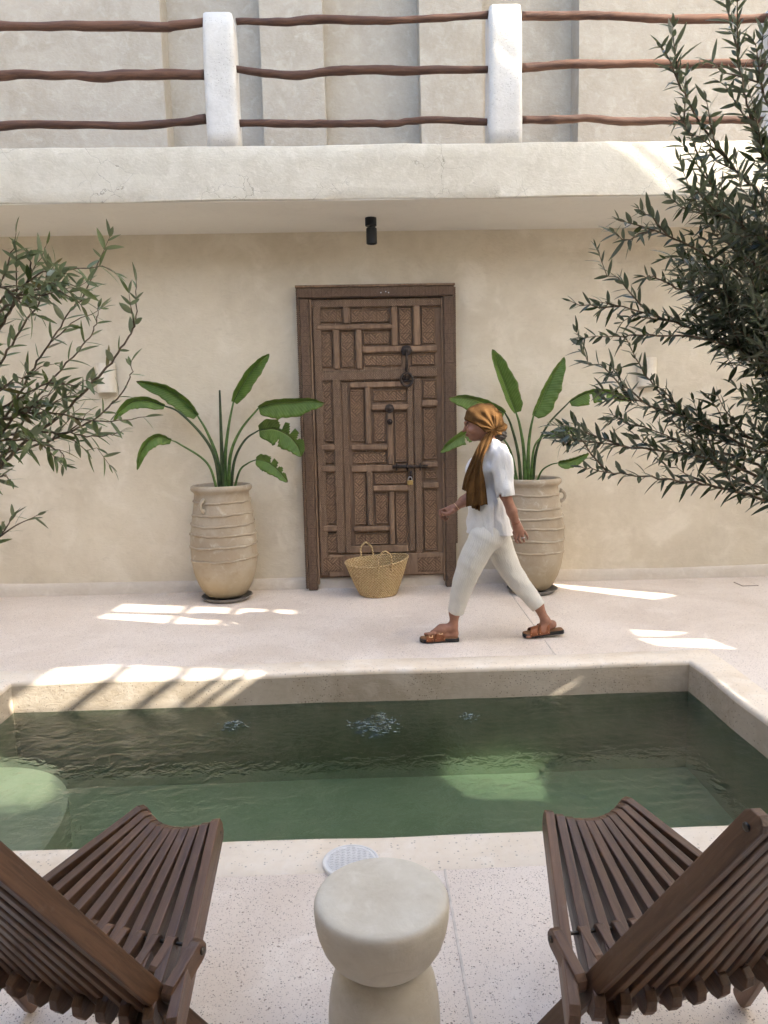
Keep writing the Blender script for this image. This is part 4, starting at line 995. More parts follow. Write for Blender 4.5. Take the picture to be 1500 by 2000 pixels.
# ---- folding stick chairs
def stick(name, A, B, w, t, side, m, parent, ext=0.0):
    """wooden stick from A to B, w deep (in the seat/back normal), t thick (sideways), rounded ends"""
    A = np.array(A, float); B = np.array(B, float); d = B-A; L = np.linalg.norm(d); d /= L
    s = np.array(side, float); s = s-d*np.dot(s, d); s /= np.linalg.norm(s); n = np.cross(d, s)
    me = bpy.data.meshes.new(name); bm = bmesh.new(); prof = []
    h = w/2
    for k in range(5): a_ = -math.pi/2-math.pi*k/4; prof.append((-L/2+h*0.75+h*0.75*math.cos(a_), h*math.sin(a_)))
    for k in range(5): a_ = math.pi/2-math.pi*k/4; prof.append((L/2-h*0.75+h*0.75*math.cos(a_), h*math.sin(a_)))
    a1 = [bm.verts.new((-t/2, y, z)) for y, z in prof]; a2 = [bm.verts.new((t/2, y, z)) for y, z in prof]
    bm.faces.new(a1[::-1]); bm.faces.new(a2); N = len(prof)
    for k in range(N): bm.faces.new((a1[k], a1[(k+1) % N], a2[(k+1) % N], a2[k]))
    bmesh.ops.recalc_face_normals(bm, faces=bm.faces[:])
    ed = [e for e in bm.edges if len(e.link_faces) == 2 and e.calc_face_angle() > R(60)]
    bmesh.ops.bevel(bm, geom=ed, offset=0.0028, segments=2, profile=0.5, affect='EDGES')
    bm.to_mesh(me); bm.free()
    o = link(name, me, m, parent, None, False); c = (A+B)/2
    o.matrix_local = Matrix(((s[0], d[0], n[0], c[0]), (s[1], d[1], n[1], c[1]), (s[2], d[2], n[2], c[2]), (0, 0, 0, 1)))
    return o
def bolt_head(parent, p, sx):
    v, f = lathe_data([(0.0085, 0), (0.0085, 0.003), (0.006, 0.0055), (0, 0.006)], 12); v = [(c*sx, a, b) for a, b, c in v]
    if sx < 0: f = [q[::-1] for q in f]
    make('bolt', v, f, M['bolt'], parent, tuple(p), True)
def chair(loc, rz, label):
    c = empty('folding_stick_chair', loc, rz); tag(c, label, 'chair', 'folding slatted chairs by the pool')
    NS, NBK = 11, 12; t = 0.0240; w = 0.046
    hw, hn = 0.247, 0.1175                   # half widths: at the crossing, at the bunched ends
    def front(s): return np.array([s*hn, 0.385+0.040*s*s, 0.425+0.018*s*s])
    def cross_(s): return np.array([s*hw, 0.0, 0.292+0.020*s*s])
    def top(s): return np.array([s*hn, -0.300-0.016*s*s, 0.795+0.050*s*s])
    for j in range(NS):
        s = -1+2*j/(NS-1); s2 = s*1.15; a_ = cross_(s2); b_ = front(s)
        d = (b_-a_)/np.linalg.norm(b_-a_); A = a_-d*(0.060 if abs(s) < 0.99 else 0.075); stick('seat_slat', A, b_+d*0.018, w*1.4, t, (1, 0, 0), M['slat'], c)
    for j in range(NBK):
        s = -1+2*j/(NBK-1); a_ = cross_(s*0.965); b_ = top(s); d = (b_-a_)/np.linalg.norm(b_-a_)
        if j in (0, NBK-1): A = a_-d*((a_[2]-0.012)/d[2])
        else: A = a_-d*(0.11-0.02*s*s)
        stick('front_leg' if j in (0, NBK-1) else 'back_slat', A, b_+d*0.020, w, t, (1, 0, 0), M['slat'], c)
    for j in range(NBK):                    # short links between seat and back
        s = -1+2*j/(NBK-1); x = s*0.965*hw+(t*1.06 if s > 0.99 else -t*1.06 if s < -0.99 else 0)
        A = np.array([x, -0.018, 0.318+0.012*s*s]); B = np.array([x, 0.118, 0.352+0.016*s*s])
        if abs(s) > 0.99: stick('link', A, B, 0.050, t*1.05, (1, 0, 0), M['slat'], c)
        else: stick('link', A+[0, 0.045, 0.010], B, 0.034, t*0.9, (1, 0, 0), M['slat'], c)
    for sx in (-1, 1):                      # rear legs from the seat frame to the floor
        a_ = cross_(sx*0.80); b_ = np.array([sx*0.225, -0.285, 0.014]); stick('rear_leg', b_, a_+np.array([0, 0.05, 0.02]), 0.038, t, (1, 0, 0), M['slat'], c)
    for P, Q in (((-hn-.012, 0.407, 0.441), (hn+.012, 0.407, 0.441)), ((-hn-.012, -0.300, 0.825), (hn+.012, -0.300, 0.825)), ((-hw-.012, 0.0, 0.322), (hw+.012, 0.0, 0.322)), ((-hw-.012, 0.105, 0.366), (hw+.012, 0.105, 0.366))):
        mid = [(P[0]+(Q[0]-P[0])*k/8, P[1]-(0.036 if P[1] > 0.3 else 0)*(1-(2*k/8-1)**2), P[2]-(0.016 if P[1] > 0.3 else 0.04 if P[2] > 0.6 else 0.016)*(1-(2*k/8-1)**2)) for k in range(9)]
        tube('rod', mid, 0.004, M['bolt'], c, 8)
    for sx in (-1, 1):
        bolt_head(c, (sx*(hw*0.965+t*1.56), -0.002, 0.334), sx); bolt_head(c, (sx*(hw*0.965+t*1.56), 0.100, 0.362), sx)
        bolt_head(c, (sx*(hn+t/2), 0.412, 0.437), sx); bolt_head(c, (sx*(hn+t/2), -0.309, 0.835), sx)
    return c
chair((-0.675, 1.530, 0.0), R(-21), 'dark brown folding slat chair left of the round side table')
chair((0.688, 1.480, 0.0), R(13), 'dark brown folding slat chair right of the round side table')

# ---- olive trees
def leaf_mesh(name, L, W, bend, fold):
    n = 5; v = []; f = []; uv = []
    for i in range(n+1):
        t = i/n; w = W*(math.sin(math.pi*min(1, t*0.96+0.04)**0.85)**0.8)*0.5 if i < n else 0.0006
        z = -bend*L*t*t
        for s in (-1, 0, 1): v.append((s*w, t*L, z+abs(s)*fold*w)); uv.append((0.5+0.5*s, t))
    for i in range(n):
        for k in (0, 1): a = i*3+k; f.append((a, a+1, a+4, a+3))
    me = mesh(name, v, f); ul = me.uv_layers.new(name='UVMap')
    for lp in me.loops: ul.data[lp.index].uv = uv[lp.vertex_index]
    me.polygons.foreach_set('use_smooth', [True]*len(me.polygons))
    return me, np.array(v), f, uv
def olive(name, label, trunk, branches, fill, leafmat_, lsize, seed, spacing, side_n, bare=0.0):
    rs = random.Random(seed); rn = np.random.RandomState(seed)
    root = empty(name, (trunk[0][0], trunk[0][1], 0.0)); tag(root, label, 'tree', 'olive trees beside the pool'); base = np.array([trunk[0][0], trunk[0][1], 0.0])
    TP = catmull(trunk, 8); q = TP.copy()
    v, f = tube_data(TP-base, np.linspace(0.075, 0.040, len(TP)), 14); v = np.array(v); v += 0.006*np.stack([sines(v, 18, 5), sines(v, 18, 6), v[:, 0]*0], -1)
    make('trunk', v, f, M['bark'], root, smooth=True)
    proto = [leaf_mesh('leaf', L*lsize, W*lsize, b, fo) for L, W, b, fo in ((0.060, 0.0125, 0.10, 0.25), (0.050, 0.0140, 0.0, 0.35), (0.068, 0.0120, 0.22, 0.2), (0.042, 0.0150, -0.08, 0.3))]
    for p in proto: p[0].materials.append(leafmat_)
    leaves = []
    def dress(C, start, sp, lo=1.0):
        """opposite pairs of leaves along a twig"""
        seg = np.linalg.norm(np.diff(C, axis=0), axis=1); L = seg.sum(); cum = np.concatenate([[0], np.cumsum(seg)])
        s = start*L; rot = rs.random()*3.14
        _, T, N, B = frames(C)
        while s < L:
            i = min(len(C)-2, int(np.searchsorted(cum, s)-1)); i = max(i, 0); t = (s-cum[i])/(seg[i]+1e-9); p = C[i]+(C[i+1]-C[i])*t
            rot += 1.57+rs.uniform(-.4, .4)
            for sg in (0, math.pi):
                if rs.random() < bare: continue
                a = rot+sg; pe = N[i]*math.cos(a)+B[i]*math.sin(a); el = R(rs.uniform(32, 62))
                d = T[i]*math.cos(el)+pe*math.sin(el)+np.array([0, 0, rs.uniform(-.18, .10)]); d /= np.linalg.norm(d)
                leaves.append((p, d, T[i], rs.randrange(4), rs.uniform(0.72, 1.25)*lo*(0.8 if s > 0.92*L else 1)))
            s += sp*rs.uniform(0.75, 1.3)
        e = T[-1]
        for _ in range(2):
            d = e+rn.normal(size=3)*0.22; d /= np.linalg.norm(d); leaves.append((C[-1], d, e, rs.randrange(4), rs.uniform(.5, .8)))
    def grow(P, r0, main=True, sp=spacing, start=0.25, sides=None):
        C = catmull(P, 7); L = np.linalg.norm(np.diff(C, axis=0), axis=1).sum()
        C[1:-1] += rn.normal(size=(len(C)-2, 3))*0.002
        parts = [tube_data(C-base, np.linspace(r0, 0.0011, len(C)), 6)]
        dress(C, start, sp)
        _, T, N, B = frames(C)
        for k in range(side_n if sides is None else sides):
            i = int(len(C)*rs.uniform(0.30, 0.92)); a = rs.random()*6.28; el = R(rs.uniform(16, 36))
            d = T[min(i, len(C)-1)]*math.cos(el)+(N[min(i, len(C)-1)]*math.cos(a)+B[min(i, len(C)-1)]*math.sin(a)*0.8)*math.sin(el)+np.array([0, 0, 0.05]); d /= np.linalg.norm(d)
            l = rs.uniform(0.08, 0.22); p0 = C[min(i, len(C)-1)]; S = np.array([p0+d*l*t+np.array([0, 0, 0.25*l*t*t*rs.uniform(-.6, .8)]) for t in np.linspace(0, 1, 6)])
            parts.append(tube_data(S-base, np.linspace(max(0.0014, r0*0.4), 0.0008, 6), 5)); dress(S, 0.10, sp)
        v_, f_ = merge(parts); make('branch', v_, f_, M['twig'], root, smooth=True)
    for b in branches:
        px, y0, y1, kw = b; n = len(px); P = [ony(x, y, y0+(y1-y0)*i/(n-1)) for i, (x, y) in enumerate(px)]
        zt = min(max(P[0][2]-0.35, trunk[1][2]*0.6), trunk[-1][2]); j = int(np.argmin(np.abs(TP[:, 2]-zt)))
        if kw.get('root', True): P = [TP[j]]+[TP[j]*0.45+P[0]*0.55+np.array([0, 0, -0.03])]+P
        grow(P, kw.get('r', 0.007), start=kw.get('start', 0.35), sides=kw.get('sides'), sp=kw.get('sp', spacing))
    for (p, d, l) in fill(rs, TP):
        S = np.array([p+d*l*t+np.array([0, 0, 0.15*l*t*t]) for t in np.linspace(0, 1, 7)]); grow(S, 0.004, start=0.05, sides=3)
    # matrices of the leaves
    mats = []
    for p, d, t, k, s in leaves:
        n = np.cross(np.cross(d, np.array([0, 0, 1.0])+rn.normal(size=3)*0.55), d); n /= np.linalg.norm(n)+1e-9; x = np.cross(d, n)
        mats.append((Matrix(((x[0]*s, d[0]*s, n[0]*s, p[0]-base[0]), (x[1]*s, d[1]*s, n[1]*s, p[1]-base[1]), (x[2]*s, d[2]*s, n[2]*s, p[2]-base[2]), (0, 0, 0, 1))), k, p))
    def inview(p):
        q_ = p-CAM_POS; z = q_@AX[2]; return z > 0.3 and abs(q_@AX[0])/z < 750/FPX and abs(q_@AX[1])/z < 1000/FPX
    order = sorted([i for i in range(len(mats)) if inview(mats[i][2])], key=lambda i: np.linalg.norm(mats[i][2]-CAM_POS)); single = set(order[:300])
    V = []; F = []; UV = []
    for i, (m, k, p) in enumerate(mats):
        if i in single:
            o = bpy.data.objects.new('leaf', proto[k][0]); COL.objects.link(o); o.parent = root; o.matrix_local = m
        else:
            mm = np.array(m); b0 = len(V); V.extend((proto[k][1]@mm[:3, :3].T+mm[:3, 3]).tolist()); F.extend(tuple(a+b0 for a in q_) for q_ in proto[k][2]); UV.extend(proto[k][3])
    if V:
        me = mesh('crown', V, F); ul = me.uv_layers.new(name='UVMap'); li = np.zeros(len(me.loops), np.int32); me.loops.foreach_get('vertex_index', li)
        ul.data.foreach_set('uv', np.array(UV, np.float32)[li].ravel()); o = link('crown', me, leafmat_, root, None, True); o['kind'] = 'stuff'
    print(name, len(mats), 'leaves')

RT = [(2.02, 2.16, 0.0), (2.00, 2.15, 0.45), (1.96, 2.12, 0.9), (1.92, 2.11, 1.4), (1.86, 2.08, 1.9)]
rb = [
 ([(1560, 470), (1500, 400), (1430, 320), (1370, 245), (1328, 165), (1320, 135)], 2.10, 1.97, {}),
 ([(1560, 420), (1500, 320), (1465, 230), (1445, 140), (1437, 60)], 2.10, 2.07, {}),
 ([(1560, 350), (1520, 250), (1490, 180), (1478, 140)], 2.10, 2.12, {}),
 ([(1560, 560), (1480, 480), (1420, 420), (1340, 250), (1322, 240)], 2.15, 2.12, {}),
 ([(1580, 640), (1480, 560), (1390, 500), (1290, 455), (1205, 428)], 2.10, 1.92, {}),
 ([(1580, 520), (1490, 470), (1420, 425), (1330, 405)], 2.05, 1.97, {}),
 ([(1580, 700), (1480, 640), (1380, 590), (1290, 545), (1258, 540)], 2.05, 1.92, {}),
 ([(1580, 760), (1480, 700), (1370, 660), (1250, 655), (1135, 660)], 2.05, 1.87, {}),
 ([(1580, 740), (1470, 690), (1350, 640), (1240, 605), (1172, 590)], 2.10, 1.97, {}),
 ([(1580, 900), (1450, 850), (1350, 820), (1270, 745), (1225, 665)], 2.10, 2.02, dict(sides=4)),
 ([(1580, 900), (1480, 880), (1370, 830), (1270, 790), (1175, 762)], 2.05, 1.92, dict(sides=6)),
 ([(1580, 960), (1480, 930), (1380, 895), (1250, 875), (1130, 860), (1075, 848)], 2.05, 1.87, dict(sides=5)),
 ([(1580, 1010), (1490, 975), (1400, 950), (1300, 935), (1200, 925), (1135, 912)], 2.00, 1.82, dict(sides=4)),
 ([(1580, 1000), (1500, 960), (1420, 925), (1350, 860), (1290, 800)], 2.10, 2.02, dict(sides=5)),
 ([(1580, 960), (1510, 925), (1440, 890), (1370, 880), (1300, 850), (1195, 810)], 2.20, 2.12, dict(sides=5)),
]
def rfill(rs, TP):
    out = []
    for k in range(52):
        y = rs.uniform(300, 880); reach = 1415-60*math.sin((y-300)/580*3.14)+(150 if y < 420 else 0)+(55 if y > 800 else 0)
        x = reach+abs(rs.gauss(0, 1))*75+rs.uniform(0, 30)+(75 if 640 < y < 820 else -15); Y = rs.uniform(1.88, 2.32)
        p = ony(min(x+150, 1600), y+rs.uniform(20, 90), Y+0.05); e = ony(x, y, Y-0.05); d = e-p; l = np.linalg.norm(d); out.append((p, d/l, min(l, 0.5)))
    return out
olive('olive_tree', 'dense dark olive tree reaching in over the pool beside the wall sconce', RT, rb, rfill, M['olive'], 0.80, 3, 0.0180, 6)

LT = [(-1.86, 2.18, 0.0), (-1.84, 2.20, 0.45), (-1.78, 2.24, 0.9), (-1.72, 2.28, 1.3)]
lb = [
 ([(-60, 955), (0, 910), (44, 868), (136, 794), (200, 726), (248, 665), (266, 615), (266, 550)], 2.3, 2.2, dict(start=0.42, sides=2, sp=0.034, r=0.008)),
 ([(-60, 960), (0, 906), (40, 830), (85, 760), (163, 675), (187, 634), (192, 600)], 2.35, 2.3, dict(start=0.5, sides=2, sp=0.04, r=0.006)),
 ([(-60, 900), (0, 830), (58, 729), (105, 658), (148, 596), (170, 584)], 2.3, 2.2, dict(start=0.55, sides=2, sp=0.034, r=0.006)),
 ([(-60, 820), (0, 712), (51, 625), (95, 560), (107, 515)], 2.3, 2.15, dict(start=0.45, sides=2, r=0.006)),
 ([(-60, 740), (0, 640), (34, 582), (58, 540), (58, 505), (50, 490)], 2.2, 2.1, dict(start=0.3, sides=2)),
 ([(-60, 660), (0, 590), (40, 560), (90, 530), (130, 535)], 2.2, 2.1, dict(start=0.3, sides=2)),
 ([(-60, 690), (-20, 610), (0, 560), (8, 535)], 2.2, 2.1, dict(start=0.3, sides=2)),
 ([(-60, 880), (34, 848), (112, 845), (190, 853), (238, 843)], 2.35, 2.25, dict(start=0.35, sides=2, sp=0.024)),
 ([(-60, 860), (20, 815), (102, 807), (190, 824), (285, 814)], 2.3, 2.15, dict(start=0.35, sides=2, sp=0.026)),
 ([(-60, 900), (60, 872), (143, 841), (204, 804), (252, 743), (257, 705)], 2.4, 2.35, dict(start=0.4, sides=2, sp=0.034)),
 ([(-60, 900), (0, 862), (60, 860), (115, 880), (125, 895)], 2.25, 2.1, dict(start=0.35, sides=2)),
 ([(-60, 840), (0, 800), (50, 770), (110, 745), (140, 760)], 2.3, 2.25, dict(start=0.3, sides=2)),
 ([(-60, 820), (-10, 770), (20, 745), (60, 735)], 2.25, 2.2, dict(start=0.3, sides=2)),
 ([(-60, 880), (0, 850), (40, 800), (90, 790), (150, 770)], 2.3, 2.2, dict(start=0.35, sides=2)),
 ([(-60, 680), (0, 610), (40, 585), (80, 562), (110, 555)], 2.15, 2.05, dict(start=0.3, sides=5)),
 ([(-60, 600), (-10, 560), (30, 575), (70, 580)], 2.15, 2.05, dict(start=0.3, sides=5)),
 ([(-60, 960), (-10, 935), (10, 930), (20, 938)], 2.2, 2.1, dict(start=0.5, sides=1)),
 ([(-60, 1110), (-20, 1070), (8, 1035), (30, 1005)], 2.2, 2.15, dict(start=0.6, sides=1, sp=0.03)),
]
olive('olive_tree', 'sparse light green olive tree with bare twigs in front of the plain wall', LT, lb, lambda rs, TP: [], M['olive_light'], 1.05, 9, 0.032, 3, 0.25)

# ---- walking woman
YP = 4.92
def pp(x, y, dy=0.0): return ony(x, y, YP+dy)
feet = pp(955, 1249); feet[2] = 0.0
woman = empty('person', (float(feet[0]), YP, 0.0))
tag(woman, 'person in ochre headscarf, white tunic and striped trousers walking past the pool', 'person')
wl = np.array(woman.location)
def wmesh(name, me, m, parent=None):
    co = np.empty(len(me.vertices)*3, np.float32); me.vertices.foreach_get('co', co); co = co.reshape(-1, 3)-wl.astype(np.float32)
    if parent is not None and parent is not woman: co = co-np.array(parent.location, np.float32)
    me.vertices.foreach_set('co', co.ravel()); me.update()
    return link(name, me, m, parent or woman, None, True)
def body():
    F = Field((0.36, 4.62, -0.005), (1.40, 5.22, 1.62), 0.0038)
    # head, face, neck
    F.ell(pp(945, 827), (0.096, 0.074, 0.108), 0.01)
    F.ell(pp(933, 834), (0.083, 0.063, 0.078), 0.025); F.cone(pp(928, 838), pp(924, 851), 0.050, 0.030, 0.02, flat=((0, 1, 0), 1.05))
    F.cone(pp(946, 846), pp(927, 855.5), 0.040, 0.020, 0.018, flat=((0, 1, 0), 1.1))
    F.ell(pp(921, 856.5), (0.016, 0.021, 0.013), 0.008)
    F.cone(pp(910, 829), pp(906.5, 841), 0.0065, 0.0090, 0.006); F.ell(pp(905.2, 842.0), (0.0100, 0.0120, 0.0080), 0.004)
    F.ell(pp(911.2, 848.0), (0.0100, 0.020, 0.0048), 0.003); F.ell(pp(912.2, 851.3), (0.0100, 0.018, 0.0052), 0.003)
    F.ell(pp(909.5, 825.5), (0.012, 0.045, 0.010), 0.015)
    for s in (-1, 1):
        F.ell(pp(912.5, 832.5, s*0.031), (0.014, 0.014, 0.010), 0.012, 's'); F.ell(pp(914.3, 832.5, s*0.031), (0.0125, 0.0125, 0.0115), 0.003)
        F.ell(pp(950, 838, s*0.074), (0.016, 0.008, 0.028), 0.006)
        F.ell(pp(919, 841, s*0.045), (0.020, 0.016, 0.018), 0.02)
    F.cone(pp(956, 848), pp(958, 884), 0.050, 0.055, 0.03)
    # torso
    F.ell(pp(952, 918), (0.085, 0.128, 0.130), 0.05); F.ell(pp(948, 985), (0.082, 0.112, 0.120), 0.06); F.ell(pp(955, 1040), (0.100, 0.130, 0.10), 0.06)
    # arms (near arm swings back, far arm forward)
    F.path([pp(974, 886, -0.155), pp(987, 966, -0.200), pp(1000, 1000, -0.205), pp(1009, 1025, -0.205)], [0.040, 0.035, 0.032, 0.0235], 0.02)
    F.path([pp(958, 886, 0.155), pp(926, 962, 0.205), pp(906, 979, 0.195), pp(891, 990, 0.19)], [0.042, 0.038, 0.033, 0.0235], 0.03)
    # near hand: back of the hand to the camera, fingers loosely curled
    F.path([pp(1009, 1024, -0.205), pp(1012, 1033, -0.207), pp(1017, 1041, -0.208)], [0.023, 0.028, 0.026], 0.02, flat=((0.0, 1, 0), 0.62))
    fy = -0.212
    for a, b, c, d, r in (((1009, 1041), (1006.5, 1051), (1008, 1057), (1011, 1060), 0.0085), ((1014, 1043), (1013.5, 1053.5), (1016, 1059), (1019, 1060), 0.0088), ((1019.5, 1042), (1022, 1051.5), (1023, 1056), (1024, 1058), 0.0083), ((1024.5, 1038), (1029, 1045.5), (1030.5, 1050), (1030, 1053), 0.0073)):
        F.path([pp(*a, fy), pp(*b, fy-0.006), pp(*c, fy+0.010), pp(*d, fy+0.026)], [r*1.12, r, r*0.92, r*0.8], 0.005)
    F.path([pp(1008, 1030, -0.190), pp(1004.5, 1040, -0.180), pp(1006, 1048, -0.178), pp(1009, 1053, -0.180)], [0.014, 0.0105, 0.0092, 0.0078], 0.010)
    # far hand: loose fist seen from the thumb side
    F.path([pp(891, 990, 0.19), pp(882, 995, 0.188), pp(870, 999, 0.186)], [0.023, 0.028, 0.027], 0.02, flat=((0.25, 1, 0), 0.62))
    for k, (a, b, c, d) in enumerate((((868, 994.5), (859.5, 997.5), (860, 1005.5), (867, 1006)), ((866.5, 999), (858.5, 1003.5), (861, 1010), (868, 1009)), ((868, 1003), (861.5, 1009), (865, 1014), (871, 1011.5)), ((871, 1007), (866.5, 1013), (870, 1016), (875, 1012.5)))):
        r = (0.0088, 0.009, 0.0085, 0.0075)[k]; y0 = 0.170+0.012*k
        F.path([pp(*a, y0), pp(*b, y0), pp(*c, y0-0.002), pp(*d, y0-0.002)], [r*1.12, r, r*0.95, r*0.85], 0.005)
    F.path([pp(884, 998, 0.168), pp(876, 1004, 0.158), pp(869, 1004, 0.154), pp(864, 1001, 0.154)], [0.014, 0.0105, 0.0092, 0.008], 0.010)
    # legs inside the trousers, bare ankles, feet
    F.path([pp(945, 1055, -0.08), pp(908, 1135, -0.05), pp(888, 1195, -0.015), pp(886, 1222, -0.01)], [0.075, 0.050, 0.034, 0.028], 0.03)
    F.path([pp(968, 1055, 0.08), pp(1003, 1124, 0.06), pp(1050, 1180, 0.03), pp(1064, 1210, 0.02)], [0.075, 0.050, 0.036, 0.028], 0.03)
    # front foot flat in its sandal
    F.ell(pp(888.5, 1234, -0.01), (0.024, 0.029, 0.026), 0.02); F.path([pp(884, 1224, -0.01), pp(862, 1229, -0.015), pp(846, 1236, -0.018)], [0.029, 0.030, 0.021], 0.025, flat=((0, 1, 0), 1.25))
    F.path([pp(889, 1240, -0.01), pp(868, 1240, -0.014), pp(848, 1240, -0.018)], [0.020, 0.020, 0.018], 0.02, flat=((0, 1, 0), 1.3))
    for k in range(5):
        F.path([pp(848-0.6*k, 1237, -0.050+0.018*k), pp(833+1.8*(k != 4)*(4-k)*0.5-(2 if k == 4 else 0), 1238.5, -0.053+0.018*k)], [0.0105, 0.0085 if k < 4 else 0.011], 0.008)
    # rear foot: heel lifted off the sandal
    F.ell(pp(1079, 1219, 0.02), (0.024, 0.028, 0.026), 0.02, rot=(0, R(25), 0)); F.path([pp(1066, 1212, 0.02), pp(1058, 1228, 0.018), pp(1044, 1239.5, 0.016)], [0.029, 0.027, 0.020], 0.025, flat=((0, 1, 0), 1.2))
    F.path([pp(1079, 1220, 0.02), pp(1060, 1233, 0.018), pp(1046, 1242, 0.016)], [0.022, 0.020, 0.016], 0.02, flat=((0, 1, 0), 1.2))
    for k in range(5):
        F.path([pp(1043, 1241.5, -0.018+0.018*k), pp(1030+(k*1.2), 1244, -0.020+0.018*k)], [0.0105, 0.0085 if k > 0 else 0.011], 0.008)
    return F.mesh('body')
wmesh('body', body(), M['skin'])

def trousers():
    F = Field((0.46, 4.66, 0.14), (1.36, 5.20, 0.86), 0.0052)
    for pts, rad in (([pp(945, 1052, -0.072), pp(921, 1098, -0.065), pp(905, 1140, -0.045), pp(889, 1199, -0.015)], [0.098, 0.090, 0.074, 0.054]), ([pp(970, 1052, 0.072), pp(985, 1090, 0.07), pp(1006, 1127, 0.055), pp(1054, 1187, 0.025)], [0.096, 0.087, 0.073, 0.053])):
        C = catmull(pts, 8); F.path(C, np.interp(np.linspace(0, 1, len(C)), np.linspace(0, 1, 4), rad), 0.003)
    F.ell(pp(955, 1040), (0.122, 0.142, 0.112), 0.05)
    def folds(P):
        s = 0.0013*sines(P*[1, 1, 0.2], 60, 91)+0.0011*sines(P*[1.0, 0.7, 1.9], 60, 92)
        return s
    F.wrinkle(folds)
    a = pp(889, 1199, -0.015); d = pp(905, 1140, -0.045)-a; d /= np.linalg.norm(d); a = a+d*0.008
    F.cut(lambda P: (P-a)@d+0.004*np.sin(P[..., 1]*60), np.array([0.46, 4.6, 0.10]), np.array([pp(925, 1150)[0], 5.3, 0.45]))
    F.cone(a-d*0.05, a+d*0.03, 0.043, 0.046, 0.004, 's')
    b = pp(1054, 1187, 0.025); e = pp(1006, 1127, 0.055)-b; e /= np.linalg.norm(e); b = b+e*0.010
    F.cut(lambda P: (P-b)@e+0.004*np.sin(P[..., 1]*60), np.array([pp(1015, 1150)[0], 4.6, 0.10]), np.array([1.4, 5.3, 0.45]))
    F.cone(b-e*0.05, b+e*0.03, 0.042, 0.045, 0.004, 's')
    me = F.mesh('trousers')
    # stripes run down each leg: u = arc length round the nearer leg
    co = np.empty(len(me.vertices)*3, np.float32); me.vertices.foreach_get('co', co); co = co.reshape(-1, 3).astype(float)
    best = np.full(len(co), 9.0); U = np.zeros(len(co))
    for pa in ([pp(948, 1000, -0.05), pp(940, 1060, -0.075), pp(921, 1098, -0.065), pp(905, 1140, -0.045), pp(886, 1210, -0.012)], [pp(960, 1000, 0.05), pp(972, 1055, 0.075), pp(985, 1090, 0.07), pp(1006, 1127, 0.055), pp(1062, 1197, 0.02)]):
        C = catmull(pa, 12); i = np.argmin(((co[:, None, :]-C[None])**2).sum(-1), 1); q = co-C[i]; T = np.gradient(C, axis=0); T /= np.linalg.norm(T, axis=1)[:, None]
        e1 = np.cross(T, [0, 1.0, 0]); e1 /= np.linalg.norm(e1, axis=1)[:, None]; e2 = np.cross(T, e1)
        d = np.linalg.norm(q, axis=1); u = np.arctan2((q*e2[i]).sum(1), (q*e1[i]).sum(1))*0.075; m = d < best; best[m] = d[m]; U[m] = u[m]
    li = np.zeros(len(me.loops), np.int32); me.loops.foreach_get('vertex_index', li); ul = me.uv_layers.new(name='UVMap')
    ul.data.foreach_set('uv', np.stack([U[li], co[li, 2]], -1).astype(np.float32).ravel())
    return me
wmesh('trousers', trousers(), M['trouser'])

